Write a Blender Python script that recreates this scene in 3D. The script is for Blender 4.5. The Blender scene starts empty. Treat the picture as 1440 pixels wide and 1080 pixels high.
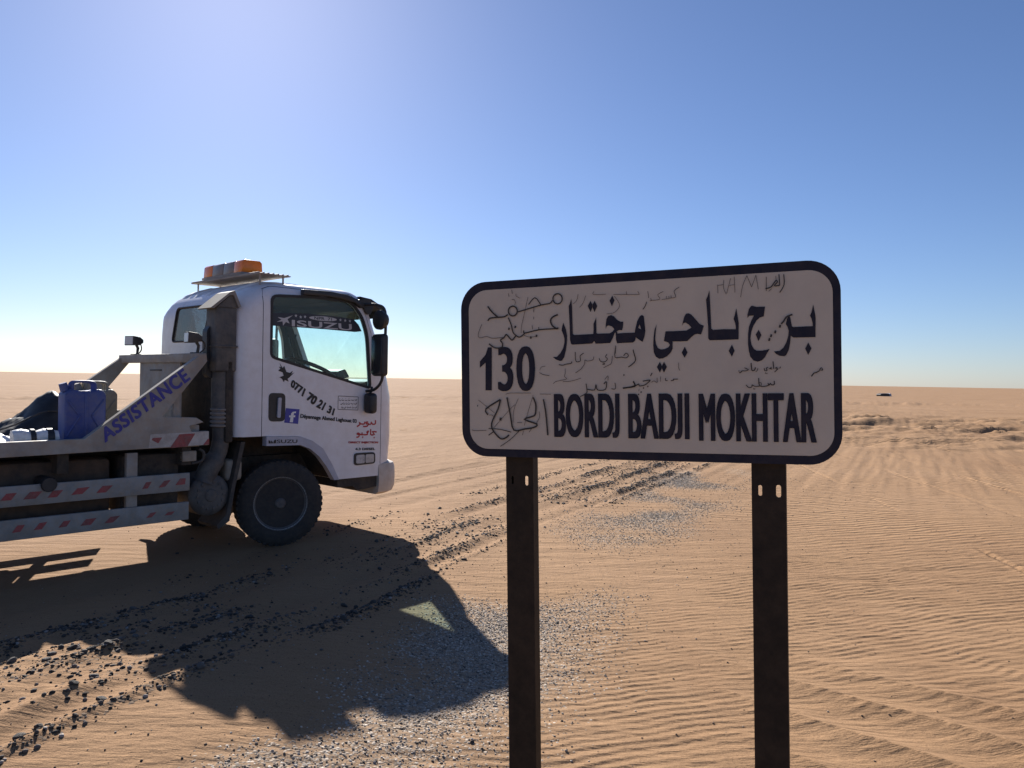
import bpy, bmesh, math, random
import numpy as np
from mathutils import Vector, Matrix

SC = bpy.context.scene
COL = SC.collection
R = math.radians

# ------------------------------------------------------------------ camera
CAM_H = 1.6
pitch, roll = R(-0.30), R(0.95)
fwd = Vector((0, math.cos(pitch), math.sin(pitch)))
r0 = Vector((1, 0, 0)); u0 = r0.cross(fwd)
cr = r0 * math.cos(roll) + u0 * math.sin(roll)
cu = u0 * math.cos(roll) - r0 * math.sin(roll)
cam_d = bpy.data.cameras.new('camera')
cam_d.sensor_width = 36.0
cam_d.lens = 27.25
cam_d.clip_start = 0.05
cam_d.clip_end = 20000.0
cam = bpy.data.objects.new('camera', cam_d)
M = Matrix((cr, cu, -fwd)).transposed().to_4x4()
M.translation = (0, 0, CAM_H)
cam.matrix_world = M
COL.objects.link(cam)
SC.camera = cam

# ------------------------------------------------------------------ sky, sun, exposure
SUN_AZ, SUN_EL = R(-20.2), R(29.0)       # azimuth from +Y towards +X
world = bpy.data.worlds.new('World')
SC.world = world
world.use_nodes = True
wn = world.node_tree
bg = wn.nodes['Background']
sky = wn.nodes.new('ShaderNodeTexSky')
sky.sky_type = 'NISHITA'
sky.sun_disc = False
sky.sun_elevation = SUN_EL
sky.sun_rotation = SUN_AZ
sky.altitude = 0
sky.air_density = 0.85
sky.dust_density = 0.24
sky.ozone_density = 5.0
tint = wn.nodes.new('ShaderNodeMix'); tint.data_type = 'RGBA'; tint.blend_type = 'MULTIPLY'
tint.inputs['Factor'].default_value = 1.0
tint.inputs['B'].default_value = (1.0, 0.97, 1.06, 1)
wn.links.new(sky.outputs['Color'], tint.inputs['A'])
wn.links.new(tint.outputs['Result'], bg.inputs['Color'])
bg.inputs['Strength'].default_value = 0.05

sun_d = bpy.data.lights.new('sun', 'SUN')
sun_d.energy = 5.0
sun_d.angle = R(0.53)
sun_d.color = (1.0, 0.95, 0.88)
sun = bpy.data.objects.new('sun', sun_d)
sdir = Vector((math.sin(SUN_AZ) * math.cos(SUN_EL), math.cos(SUN_AZ) * math.cos(SUN_EL), math.sin(SUN_EL)))
sun.rotation_euler = sdir.to_track_quat('Z', 'Y').to_euler()
COL.objects.link(sun)

SC.view_settings.view_transform = 'Standard'
SC.view_settings.look = 'None'
SC.view_settings.exposure = 1.0
SC.view_settings.gamma = 1.0

# ------------------------------------------------------------------ helpers: tagging
def tag(o, label=None, cat=None, group=None, kind=None):
    if label: o['label'] = label
    if cat: o['category'] = cat
    if group: o['group'] = group
    if kind: o['kind'] = kind
    return o

def empty(name, loc=(0, 0, 0), rotz=0.0):
    o = bpy.data.objects.new(name, None)
    o.empty_display_size = 0.1
    o.location = loc
    o.rotation_euler = (0, 0, rotz)
    COL.objects.link(o)
    return o

# ------------------------------------------------------------------ helpers: materials
def new_mat(name):
    m = bpy.data.materials.new(name)
    m.use_nodes = True
    nt = m.node_tree
    return m, nt, nt.nodes['Principled BSDF']

def mat(name, c1, c2=None, rough=0.5, metal=0.0, scale=6.0, bump=0.0, bscale=60.0, mixpos=(0.42, 0.62), spec=0.5, dust=0.0, dustcol=(0.36, 0.25, 0.16), coat=0.0):
    m, nt, b = new_mat(name)
    N, L = nt.nodes, nt.links
    b.inputs['Roughness'].default_value = rough
    b.inputs['Metallic'].default_value = metal
    b.inputs['Specular IOR Level'].default_value = spec
    if coat: b.inputs['Coat Weight'].default_value = coat
    tc = N.new('ShaderNodeTexCoord')
    if c2 is None and not dust:
        b.inputs['Base Color'].default_value = (*c1, 1)
    else:
        c2 = c2 or c1
        nz = N.new('ShaderNodeTexNoise'); nz.inputs['Scale'].default_value = scale; nz.inputs['Detail'].default_value = 8; nz.inputs['Roughness'].default_value = 0.65
        L.new(tc.outputs['Object'], nz.inputs['Vector'])
        rp = N.new('ShaderNodeValToRGB')
        rp.color_ramp.elements[0].position = mixpos[0]; rp.color_ramp.elements[1].position = mixpos[1]
        rp.color_ramp.elements[0].color = (*c1, 1); rp.color_ramp.elements[1].color = (*c2, 1)
        L.new(nz.outputs['Fac'], rp.inputs['Fac'])
        out = rp.outputs['Color']
        if dust:
            n2 = N.new('ShaderNodeTexNoise'); n2.inputs['Scale'].default_value = scale * 2.7; n2.inputs['Detail'].default_value = 10; n2.inputs['Roughness'].default_value = 0.7
            L.new(tc.outputs['Object'], n2.inputs['Vector'])
            mr = N.new('ShaderNodeMapRange'); mr.inputs['From Min'].default_value = 0.38; mr.inputs['From Max'].default_value = 0.72
            mr.inputs['To Max'].default_value = dust
            L.new(n2.outputs['Fac'], mr.inputs['Value'])
            mx = N.new('ShaderNodeMix'); mx.data_type = 'RGBA'
            mx.inputs['B'].default_value = (*dustcol, 1)
            L.new(mr.outputs['Result'], mx.inputs['Factor']); L.new(out, mx.inputs['A'])
            out = mx.outputs['Result']
            ra = N.new('ShaderNodeMath'); ra.operation = 'MULTIPLY_ADD'; ra.inputs[1].default_value = 0.4; ra.inputs[2].default_value = rough
            L.new(mr.outputs['Result'], ra.inputs[0]); L.new(ra.outputs[0], b.inputs['Roughness'])
        L.new(out, b.inputs['Base Color'])
    if bump:
        nb = N.new('ShaderNodeTexNoise'); nb.inputs['Scale'].default_value = bscale; nb.inputs['Detail'].default_value = 6
        L.new(tc.outputs['Object'], nb.inputs['Vector'])
        bp = N.new('ShaderNodeBump'); bp.inputs['Strength'].default_value = bump; bp.inputs['Distance'].default_value = 0.01
        L.new(nb.outputs['Fac'], bp.inputs['Height']); L.new(bp.outputs['Normal'], b.inputs['Normal'])
    return m

def glass_mat(name, tint, gloss=0.06, rough=0.02, dust=0.0):
    m, nt, b = new_mat(name)
    N, L = nt.nodes, nt.links
    N.remove(b)
    tr = N.new('ShaderNodeBsdfTransparent'); tr.inputs['Color'].default_value = (*tint, 1)
    gl = N.new('ShaderNodeBsdfGlossy'); gl.inputs['Roughness'].default_value = rough
    lw = N.new('ShaderNodeLayerWeight'); lw.inputs['Blend'].default_value = 0.5
    pw = N.new('ShaderNodeMath'); pw.operation = 'POWER'; pw.inputs[1].default_value = 4.0
    L.new(lw.outputs['Facing'], pw.inputs[0])
    ad = N.new('ShaderNodeMath'); ad.operation = 'MULTIPLY_ADD'; ad.inputs[1].default_value = 0.5; ad.inputs[2].default_value = 0.02 + gloss
    L.new(pw.outputs[0], ad.inputs[0])
    mx = N.new('ShaderNodeMixShader')
    L.new(ad.outputs[0], mx.inputs['Fac']); L.new(tr.outputs[0], mx.inputs[1]); L.new(gl.outputs[0], mx.inputs[2])
    out = mx.outputs[0]
    if dust:
        df = N.new('ShaderNodeBsdfDiffuse'); df.inputs['Color'].default_value = (0.45, 0.4, 0.34, 1)
        tc = N.new('ShaderNodeTexCoord'); nz = N.new('ShaderNodeTexNoise'); nz.inputs['Scale'].default_value = 5; nz.inputs['Detail'].default_value = 8
        L.new(tc.outputs['Object'], nz.inputs['Vector'])
        mr = N.new('ShaderNodeMapRange'); mr.inputs['From Min'].default_value = 0.3; mr.inputs['From Max'].default_value = 0.8; mr.inputs['To Max'].default_value = dust
        L.new(nz.outputs['Fac'], mr.inputs['Value'])
        m2 = N.new('ShaderNodeMixShader'); L.new(mr.outputs['Result'], m2.inputs['Fac']); L.new(out, m2.inputs[1]); L.new(df.outputs[0], m2.inputs[2])
        out = m2.outputs[0]
    L.new(out, N['Material Output'].inputs['Surface'])
    return m

MT = {}
MT['white'] = mat('white_paint', (0.74, 0.74, 0.77), (0.70, 0.70, 0.73), rough=0.32, scale=3, dust=0.32, dustcol=(0.48, 0.40, 0.32), coat=0.2)
MT['roofwhite'] = mat('roof_white_paint', (0.80, 0.80, 0.80), (0.74, 0.74, 0.74), rough=0.4, scale=4, dust=0.2)
MT['trim'] = mat('grey_trim_paint', (0.42, 0.44, 0.52), (0.36, 0.38, 0.46), rough=0.4, scale=5, dust=0.3)
MT['steel'] = mat('dusty_steel_paint', (0.33, 0.32, 0.30), (0.25, 0.24, 0.22), rough=0.6, scale=7, dust=0.5, bump=0.06)
MT['steel2'] = mat('worn_light_steel', (0.34, 0.325, 0.295), (0.24, 0.225, 0.205), rough=0.6, scale=5, dust=0.55, bump=0.06)
MT['frontpanel'] = mat('dusty_front_panel', (0.58, 0.52, 0.46), (0.5, 0.44, 0.38), rough=0.5, scale=4, dust=0.55)
MT['guard'] = mat('guard_rail_paint', (0.27, 0.28, 0.275), (0.20, 0.21, 0.205), rough=0.55, scale=8, dust=0.45)
MT['black'] = mat('black_plastic', (0.018, 0.018, 0.02), (0.03, 0.03, 0.032), rough=0.5, scale=10)
MT['blackdusty'] = mat('dusty_black_plastic', (0.03, 0.03, 0.03), (0.055, 0.05, 0.047), rough=0.65, scale=8, dust=0.3, dustcol=(0.2, 0.15, 0.11))
MT['snorkel'] = mat('grey_black_intake', (0.05, 0.052, 0.055), (0.09, 0.09, 0.088), rough=0.6, scale=6, dust=0.35, dustcol=(0.25, 0.2, 0.15))
MT['snorkelcap'] = mat('dusty_intake_cap', (0.22, 0.21, 0.2), (0.16, 0.155, 0.15), rough=0.7, scale=8, dust=0.4)
MT['rubber'] = mat('tyre_rubber', (0.022, 0.022, 0.023), (0.035, 0.033, 0.032), rough=0.85, scale=12, dust=0.35, dustcol=(0.12, 0.09, 0.065), bump=0.1, bscale=90)
MT['rim'] = mat('dark_wheel_steel', (0.06, 0.06, 0.064), (0.10, 0.092, 0.085), rough=0.55, scale=12, dust=0.4, dustcol=(0.18, 0.14, 0.11))
MT['rimedge'] = mat('rim_edge_steel', (0.34, 0.34, 0.33), (0.22, 0.21, 0.2), rough=0.45)
MT['chassis'] = mat('dirty_chassis', (0.025, 0.023, 0.021), (0.06, 0.05, 0.04), rough=0.8, scale=9, dust=0.4, dustcol=(0.14, 0.1, 0.07), bump=0.1)
MT['rust'] = mat('brown_tank', (0.07, 0.045, 0.03), (0.04, 0.03, 0.024), rough=0.8, scale=6, dust=0.4, dustcol=(0.18, 0.13, 0.09))
MT['beigeplastic'] = mat('beige_plastic', (0.33, 0.30, 0.25), (0.22, 0.2, 0.17), rough=0.6, scale=9, dust=0.4)
MT['amber'] = mat('amber_lens', (0.85, 0.22, 0.015), (0.75, 0.18, 0.012), rough=0.22, scale=20)
MT['greylens'] = mat('grey_lens', (0.2, 0.16, 0.15), (0.14, 0.12, 0.12), rough=0.3, scale=14, dust=0.3)
MT['seat'] = mat('grey_seat_cloth', (0.06, 0.07, 0.08), (0.045, 0.05, 0.06), rough=0.9, scale=20, bump=0.1)
MT['dash'] = mat('dash_plastic', (0.07, 0.08, 0.085), None, rough=0.7)
MT['lining'] = mat('cab_lining', (0.055, 0.057, 0.06), (0.07, 0.07, 0.07), rough=0.9, scale=5)
MT['seal'] = mat('rubber_seal', (0.02, 0.02, 0.022), None, rough=0.6)
MT['glass'] = glass_mat('tinted_side_glass', (0.885, 0.975, 0.975), gloss=0.0, dust=0.05)
MT['rearglass'] = glass_mat('dusty_rear_glass', (0.27, 0.29, 0.32), gloss=0.10, rough=0.12, dust=0.40)
MT['lamp'] = mat('clear_lamp', (0.45, 0.45, 0.46), (0.3, 0.3, 0.31), rough=0.25, scale=30)
MT['headlens'] = mat('floodlight_lens', (0.6, 0.6, 0.6), None, rough=0.25)
MT['mirrorglass'] = mat('dark_mirror_glass', (0.03, 0.03, 0.035), None, rough=0.15)
MT['redtape'] = mat('red_reflective_tape', (0.32, 0.04, 0.045), (0.18, 0.045, 0.045), rough=0.5, scale=14, dust=0.45, dustcol=(0.28, 0.2, 0.18))
MT['whitetape'] = mat('white_reflective_tape', (0.52, 0.50, 0.48), (0.36, 0.34, 0.32), rough=0.5, scale=10, dust=0.4)
MT['decal_black'] = mat('black_vinyl', (0.012, 0.012, 0.014), None, rough=0.45)
MT['decal_blue'] = mat('blue_vinyl', (0.035, 0.04, 0.32), (0.05, 0.055, 0.3), rough=0.45, scale=20)
MT['decal_purple'] = mat('blue_lettering', (0.03, 0.03, 0.27), (0.06, 0.06, 0.26), rough=0.5, scale=18)
MT['decal_white'] = mat('white_vinyl', (0.75, 0.75, 0.75), None, rough=0.4)
MT['decal_grey'] = mat('silver_vinyl', (0.45, 0.45, 0.47), None, rough=0.4)
MT['decal_red'] = mat('red_vinyl', (0.42, 0.02, 0.025), (0.35, 0.03, 0.03), rough=0.45, scale=20)
MT['strip'] = mat('dark_sunstrip', (0.018, 0.022, 0.035), None, rough=0.4)
MT['navy'] = mat('navy_sign_paint', (0.009, 0.012, 0.028), (0.013, 0.016, 0.033), rough=0.6, scale=9, dust=0.06, spec=0.2)
MT['signface'] = mat('sun_bleached_sign_white', (0.49, 0.455, 0.395), (0.44, 0.415, 0.37), rough=0.6, scale=3.5, dust=0.16, dustcol=(0.36, 0.28, 0.22))
MT['marker'] = mat('black_marker_pen', (0.018, 0.016, 0.016), (0.032, 0.028, 0.027), rough=0.6, scale=40)
MT['marker_faint'] = mat('faded_pen', (0.11, 0.095, 0.088), (0.06, 0.052, 0.048), rough=0.6, scale=60)
MT['post'] = mat('dark_galvanised_post', (0.020, 0.016, 0.0135), (0.015, 0.0125, 0.011), rough=0.6, metal=0.0, scale=8, dust=0.06, spec=0.18)
MT['bluecan'] = mat('blue_can_paint', (0.03, 0.06, 0.26), (0.05, 0.075, 0.24), rough=0.5, scale=7, dust=0.35, dustcol=(0.2, 0.19, 0.17))
MT['olivecan'] = mat('olive_can_paint', (0.25, 0.24, 0.2), (0.19, 0.18, 0.15), rough=0.55, scale=8, dust=0.4)
MT['tarp'] = mat('black_tarpaulin', (0.014, 0.014, 0.016), (0.025, 0.025, 0.027), rough=0.6, scale=12, bump=0.3, bscale=25)
MT['wrap'] = mat('white_plastic_wrap', (0.75, 0.75, 0.75), (0.6, 0.6, 0.6), rough=0.3, scale=16, bump=0.5, bscale=30)
MT['stone_dark'] = mat('dark_stone', (0.030, 0.028, 0.027), (0.065, 0.058, 0.053), rough=0.85, scale=25, bump=0.5, bscale=80, dust=0.18, dustcol=(0.22, 0.15, 0.10))
MT['stone_mid'] = mat('grey_stone', (0.07, 0.066, 0.063), (0.13, 0.12, 0.11), rough=0.85, scale=25, bump=0.5, bscale=80, dust=0.25, dustcol=(0.34, 0.24, 0.16))

# ------------------------------------------------------------------ helpers: meshes
def finish(name, bm, material, parent=None, smooth=True, angle=38, mesh_only=False):
    bmesh.ops.recalc_face_normals(bm, faces=bm.faces)
    ca = math.cos(R(angle))
    if smooth:
        for f in bm.faces: f.smooth = True
        for e in bm.edges:
            if len(e.link_faces) == 2 and e.link_faces[0].normal.dot(e.link_faces[1].normal) < ca:
                e.smooth = False
    me = bpy.data.meshes.new(name)
    bm.to_mesh(me); bm.free()
    me.materials.append(MT[material] if isinstance(material, str) else material)
    if mesh_only: return me
    return link(name, me, parent)

def link(name, me, parent=None):
    o = bpy.data.objects.new(name, me)
    COL.objects.link(o)
    if parent is not None: o.parent = parent
    return o

def a_box(bm, lo, hi, bev=0.0, seg=2):
    lo, hi = Vector(lo), Vector(hi)
    c = (lo + hi) / 2; s = hi - lo
    b2 = bmesh.new()
    bmesh.ops.create_cube(b2, size=1.0, matrix=Matrix.Translation(c) @ Matrix.Diagonal((*s, 1)))
    if bev: bmesh.ops.bevel(b2, geom=list(b2.edges), offset=bev, segments=seg, affect='EDGES', profile=0.5)
    merge(bm, b2)

def merge(bm, b2, mtx=None):
    if mtx is not None: bmesh.ops.transform(b2, matrix=mtx, verts=b2.verts)
    me = bpy.data.meshes.new('tmp'); b2.to_mesh(me); b2.free()
    bm.from_mesh(me); bpy.data.meshes.remove(me)

def a_prism(bm, poly, y0, y1, axis='y', bev=0.0):
    """poly of (a,b): axis y -> (x,z); axis x -> (y,z); axis z -> (x,y)"""
    def P(a, b, t):
        return (a, t, b) if axis == 'y' else ((t, a, b) if axis == 'x' else (a, b, t))
    b2 = bmesh.new()
    v0 = [b2.verts.new(P(a, b, y0)) for a, b in poly]
    v1 = [b2.verts.new(P(a, b, y1)) for a, b in poly]
    b2.faces.new(v0); b2.faces.new(v1[::-1])
    n = len(poly)
    for i in range(n):
        b2.faces.new((v0[i], v1[i], v1[(i + 1) % n], v0[(i + 1) % n]))
    bmesh.ops.recalc_face_normals(b2, faces=b2.faces)
    if bev: bmesh.ops.bevel(b2, geom=list(b2.edges), offset=bev, segments=2, affect='EDGES', profile=0.5)
    merge(bm, b2)

def a_tube(bm, pts, rad, seg=10, caps=True):
    pts = [Vector(p) for p in pts]
    n = len(pts)
    rads = rad if isinstance(rad, (list, tuple)) else [rad] * n
    rings = []
    up = Vector((0, 0, 1))
    for i, p in enumerate(pts):
        d = (pts[min(i + 1, n - 1)] - pts[max(i - 1, 0)]).normalized()
        a = d.cross(up)
        if a.length < 0.05: a = d.cross(Vector((0, 1, 0)))
        a.normalize(); b = a.cross(d).normalized()
        if i and rings:
            pass
        rings.append([bm.verts.new(p + (a * math.cos(t) + b * math.sin(t)) * rads[i]) for t in [2 * math.pi * k / seg for k in range(seg)]])
    for i in range(n - 1):
        # align the start vertex to avoid twisting
        best = min(range(seg), key=lambda s: (rings[i][0].co - rings[i + 1][s].co).length)
        rings[i + 1] = rings[i + 1][best:] + rings[i + 1][:best]
        for k in range(seg):
            bm.faces.new((rings[i][k], rings[i][(k + 1) % seg], rings[i + 1][(k + 1) % seg], rings[i + 1][k]))
    if caps:
        bm.faces.new(rings[0][::-1]); bm.faces.new(rings[-1])

def smooth_path(pts, n=6):
    pts = [Vector(p) for p in pts]
    out = []
    for i in range(len(pts) - 1):
        p0 = pts[max(i - 1, 0)]; p1 = pts[i]; p2 = pts[i + 1]; p3 = pts[min(i + 2, len(pts) - 1)]
        for k in range(n):
            t = k / n
            out.append(0.5 * ((2 * p1) + (p2 - p0) * t + (2 * p0 - 5 * p1 + 4 * p2 - p3) * t * t + (3 * p1 - p0 - 3 * p2 + p3) * t ** 3))
    out.append(pts[-1])
    return out

def a_lathe(bm, prof, seg=40, axis='y', centre=(0, 0, 0), close=False):
    """prof: list of (radius, along)"""
    c = Vector(centre)
    rings = []
    for r, h in prof:
        ring = []
        for k in range(seg):
            t = 2 * math.pi * k / seg
            a, b = r * math.cos(t), r * math.sin(t)
            v = (a, h, b) if axis == 'y' else ((h, a, b) if axis == 'x' else (a, b, h))
            ring.append(bm.verts.new(c + Vector(v)))
        rings.append(ring)
    m = len(rings)
    for i in range(m if close else m - 1):
        A, B = rings[i], rings[(i + 1) % m]
        for k in range(seg):
            bm.faces.new((A[k], A[(k + 1) % seg], B[(k + 1) % seg], B[k]))
    if not close:
        if prof[0][0] > 1e-4: bm.faces.new(rings[0])
        if prof[-1][0] > 1e-4: bm.faces.new(rings[-1][::-1])

def rounded(poly, r, n=4):
    """round the corners of a polygon given as (a,b) pairs"""
    out = []
    m = len(poly)
    for i in range(m):
        p = Vector(poly[i]).to_2d() if len(poly[i]) > 2 else Vector(poly[i])
        a = Vector(poly[i - 1]); b = Vector(poly[(i + 1) % m])
        rr = r[i] if isinstance(r, (list, tuple)) else r
        da = (a - p); db = (b - p)
        ra = min(rr, da.length * 0.45); rb = min(rr, db.length * 0.45)
        if rr <= 0: out.append(tuple(p)); continue
        s = p + da.normalized() * ra; e = p + db.normalized() * rb
        for k in range(n + 1):
            t = k / n
            q = s * (1 - t) ** 2 + p * 2 * t * (1 - t) + e * t * t
            out.append((q.x, q.y))
    return out

def obj(name, fn, material, parent=None, smooth=True, angle=38):
    bm = bmesh.new(); fn(bm)
    return finish(name, bm, material, parent, smooth, angle)

def part_box(name, lo, hi, material, parent, bev=0.005):
    return obj(name, lambda bm: a_box(bm, lo, hi, bev), material, parent)

def part_prism(name, poly, y0, y1, material, parent, axis='y', bev=0.0):
    return obj(name, lambda bm: a_prism(bm, poly, y0, y1, axis, bev), material, parent)

def part_tube(name, pts, rad, material, parent, seg=10):
    return obj(name, lambda bm: a_tube(bm, pts, rad, seg), material, parent)

def boolean(me_a, me_b, op):
    A = bpy.data.objects.new('bool_a', me_a); B = bpy.data.objects.new('bool_b', me_b)
    COL.objects.link(A); COL.objects.link(B)
    md = A.modifiers.new('b', 'BOOLEAN'); md.operation = op; md.object = B; md.solver = 'EXACT'
    dg = bpy.context.evaluated_depsgraph_get()
    me = bpy.data.meshes.new_from_object(A.evaluated_get(dg))
    bpy.data.objects.remove(A); bpy.data.objects.remove(B)
    return me

def mesh_of(fn, material='white'):
    bm = bmesh.new(); fn(bm)
    return finish('tmp', bm, material, smooth=False, mesh_only=True)

def smooth_mesh(me, angle=35):
    bm = bmesh.new(); bm.from_mesh(me)
    bmesh.ops.remove_doubles(bm, verts=bm.verts, dist=0.0004)
    ca = math.cos(R(angle))
    for f in bm.faces: f.smooth = True
    for e in bm.edges:
        e.smooth = not (len(e.link_faces) == 2 and e.link_faces[0].normal.dot(e.link_faces[1].normal) < ca)
    bm.to_mesh(me); bm.free()
    return me

# ------------------------------------------------------------------ helpers: flat print
def curve_fill(polys):
    """filled 2D outlines (overlapping inner outlines become holes); returns (verts 2D, faces)"""
    cu_ = bpy.data.curves.new('tmp', 'CURVE'); cu_.dimensions = '2D'; cu_.fill_mode = 'FRONT'
    for p in polys:
        s = cu_.splines.new('POLY'); s.points.add(len(p) - 1); s.use_cyclic_u = True
        for i, (a, b) in enumerate(p): s.points[i].co = (a, b, 0, 1)
    return _curve_mesh(cu_)

def _curve_mesh(cu_):
    o = bpy.data.objects.new('tmp', cu_); COL.objects.link(o)
    dg = bpy.context.evaluated_depsgraph_get()
    me = bpy.data.meshes.new_from_object(o.evaluated_get(dg))
    v = [tuple(x.co)[:2] for x in me.vertices]; f = [tuple(p.vertices) for p in me.polygons]
    bpy.data.objects.remove(o); bpy.data.curves.remove(cu_); bpy.data.meshes.remove(me)
    return v, f

def text_fill(s, bold=0.0, spacing=1.0):
    """lettering normalised to 0..1 in both directions"""
    t = bpy.data.curves.new('tmp', 'FONT'); t.body = s; t.size = 1.0; t.offset = bold; t.space_character = spacing
    t.resolution_u = 5; t.fill_mode = 'FRONT'
    v, f = _curve_mesh(t)
    a = np.array(v)
    lo, hi = a.min(0), a.max(0)
    a = (a - lo) / (hi - lo)
    return [tuple(x) for x in a], f

def embolden(v, f, fn, du, dv=0.0, dy=-0.00025):
    """stack shifted copies of the lettering, each a hair in front of the last, to thicken its strokes"""
    V, Fc = [], []
    for k, (a, b) in enumerate(((0, 0), (du, dv), (-du, -dv), (du, -dv), (-du, dv), (0, dv), (0, -dv))):
        base = len(V)
        for x, y in v:
            p = fn(du + x * (1 - 2 * du) + a, dv + y * (1 - 2 * dv) + b); V.append((p[0], p[1] + dy * k, p[2]))
        Fc += [tuple(i + base for i in q) for q in f]
    return V, Fc

def pieces(v, f):
    """connected pieces of a flat fill, left to right"""
    par = list(range(len(v)))
    def root_(i):
        while par[i] != i: par[i] = par[par[i]]; i = par[i]
        return i
    for q in f:
        for i in q[1:]: par[root_(i)] = root_(q[0])
    out = {}
    for q in f: out.setdefault(root_(q[0]), []).append(q)
    res = []
    for fs in out.values():
        ids = sorted({i for q in fs for i in q}); mp_ = {i: k for k, i in enumerate(ids)}
        res.append(([v[i] for i in ids], [tuple(mp_[i] for i in q) for q in fs]))
    return sorted(res, key=lambda r: min(p[0] for p in r[0]))

def print_bold(name, v, f, fn, du, dv, material, parent):
    V, Fc = embolden(v, f, fn, du, dv)
    me = bpy.data.meshes.new(name); me.from_pydata(V, [], Fc); me.materials.append(MT[material]); me.update()
    return link(name, me, parent)

def print_on(name, v, f, fn, material, parent):
    me = bpy.data.meshes.new(name)
    me.from_pydata([fn(a, b) for a, b in v], [], f)
    me.materials.append(MT[material])
    me.update()
    return link(name, me, parent)

def ribbon(pts, w):
    """outline polygon of a pen stroke"""
    P = [Vector(p) for p in pts]
    n = len(P); Lf, Rt = [], []
    for i, p in enumerate(P):
        d = (P[min(i + 1, n - 1)] - P[max(i - 1, 0)])
        d = d.normalized() if d.length > 1e-6 else Vector((1, 0))
        nn = Vector((-d.y, d.x)) * w * 0.5
        Lf.append(p + nn); Rt.append(p - nn)
    return Lf, Rt

def strokes_mesh(strokes, scale=1.0, step=3):
    V, Fc = [], []
    for w, *pts in strokes:
        if len(pts) > 2:
            sp = [(q.x, q.y) for q in smooth_path([(a, b, 0) for a, b in pts], step)]
        else: sp = pts
        Lf, Rt = ribbon(sp, w)
        b = len(V)
        for l, r in zip(Lf, Rt): V += [(l.x * scale, l.y * scale), (r.x * scale, r.y * scale)]
        for i in range(len(sp) - 1):
            k = b + 2 * i
            Fc.append((k, k + 1, k + 3, k + 2))
    return V, Fc

def quad_map(q, put):
    """bilinear map of the unit square onto four points (bl, br, tr, tl) in mm"""
    q = [Vector((a, b)) * 0.001 for a, b in q]
    def fn(u, v):
        p = (q[0] * (1 - u) + q[1] * u) * (1 - v) + (q[3] * (1 - u) + q[2] * u) * v
        return put(p.x, p.y)
    return fn

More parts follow.
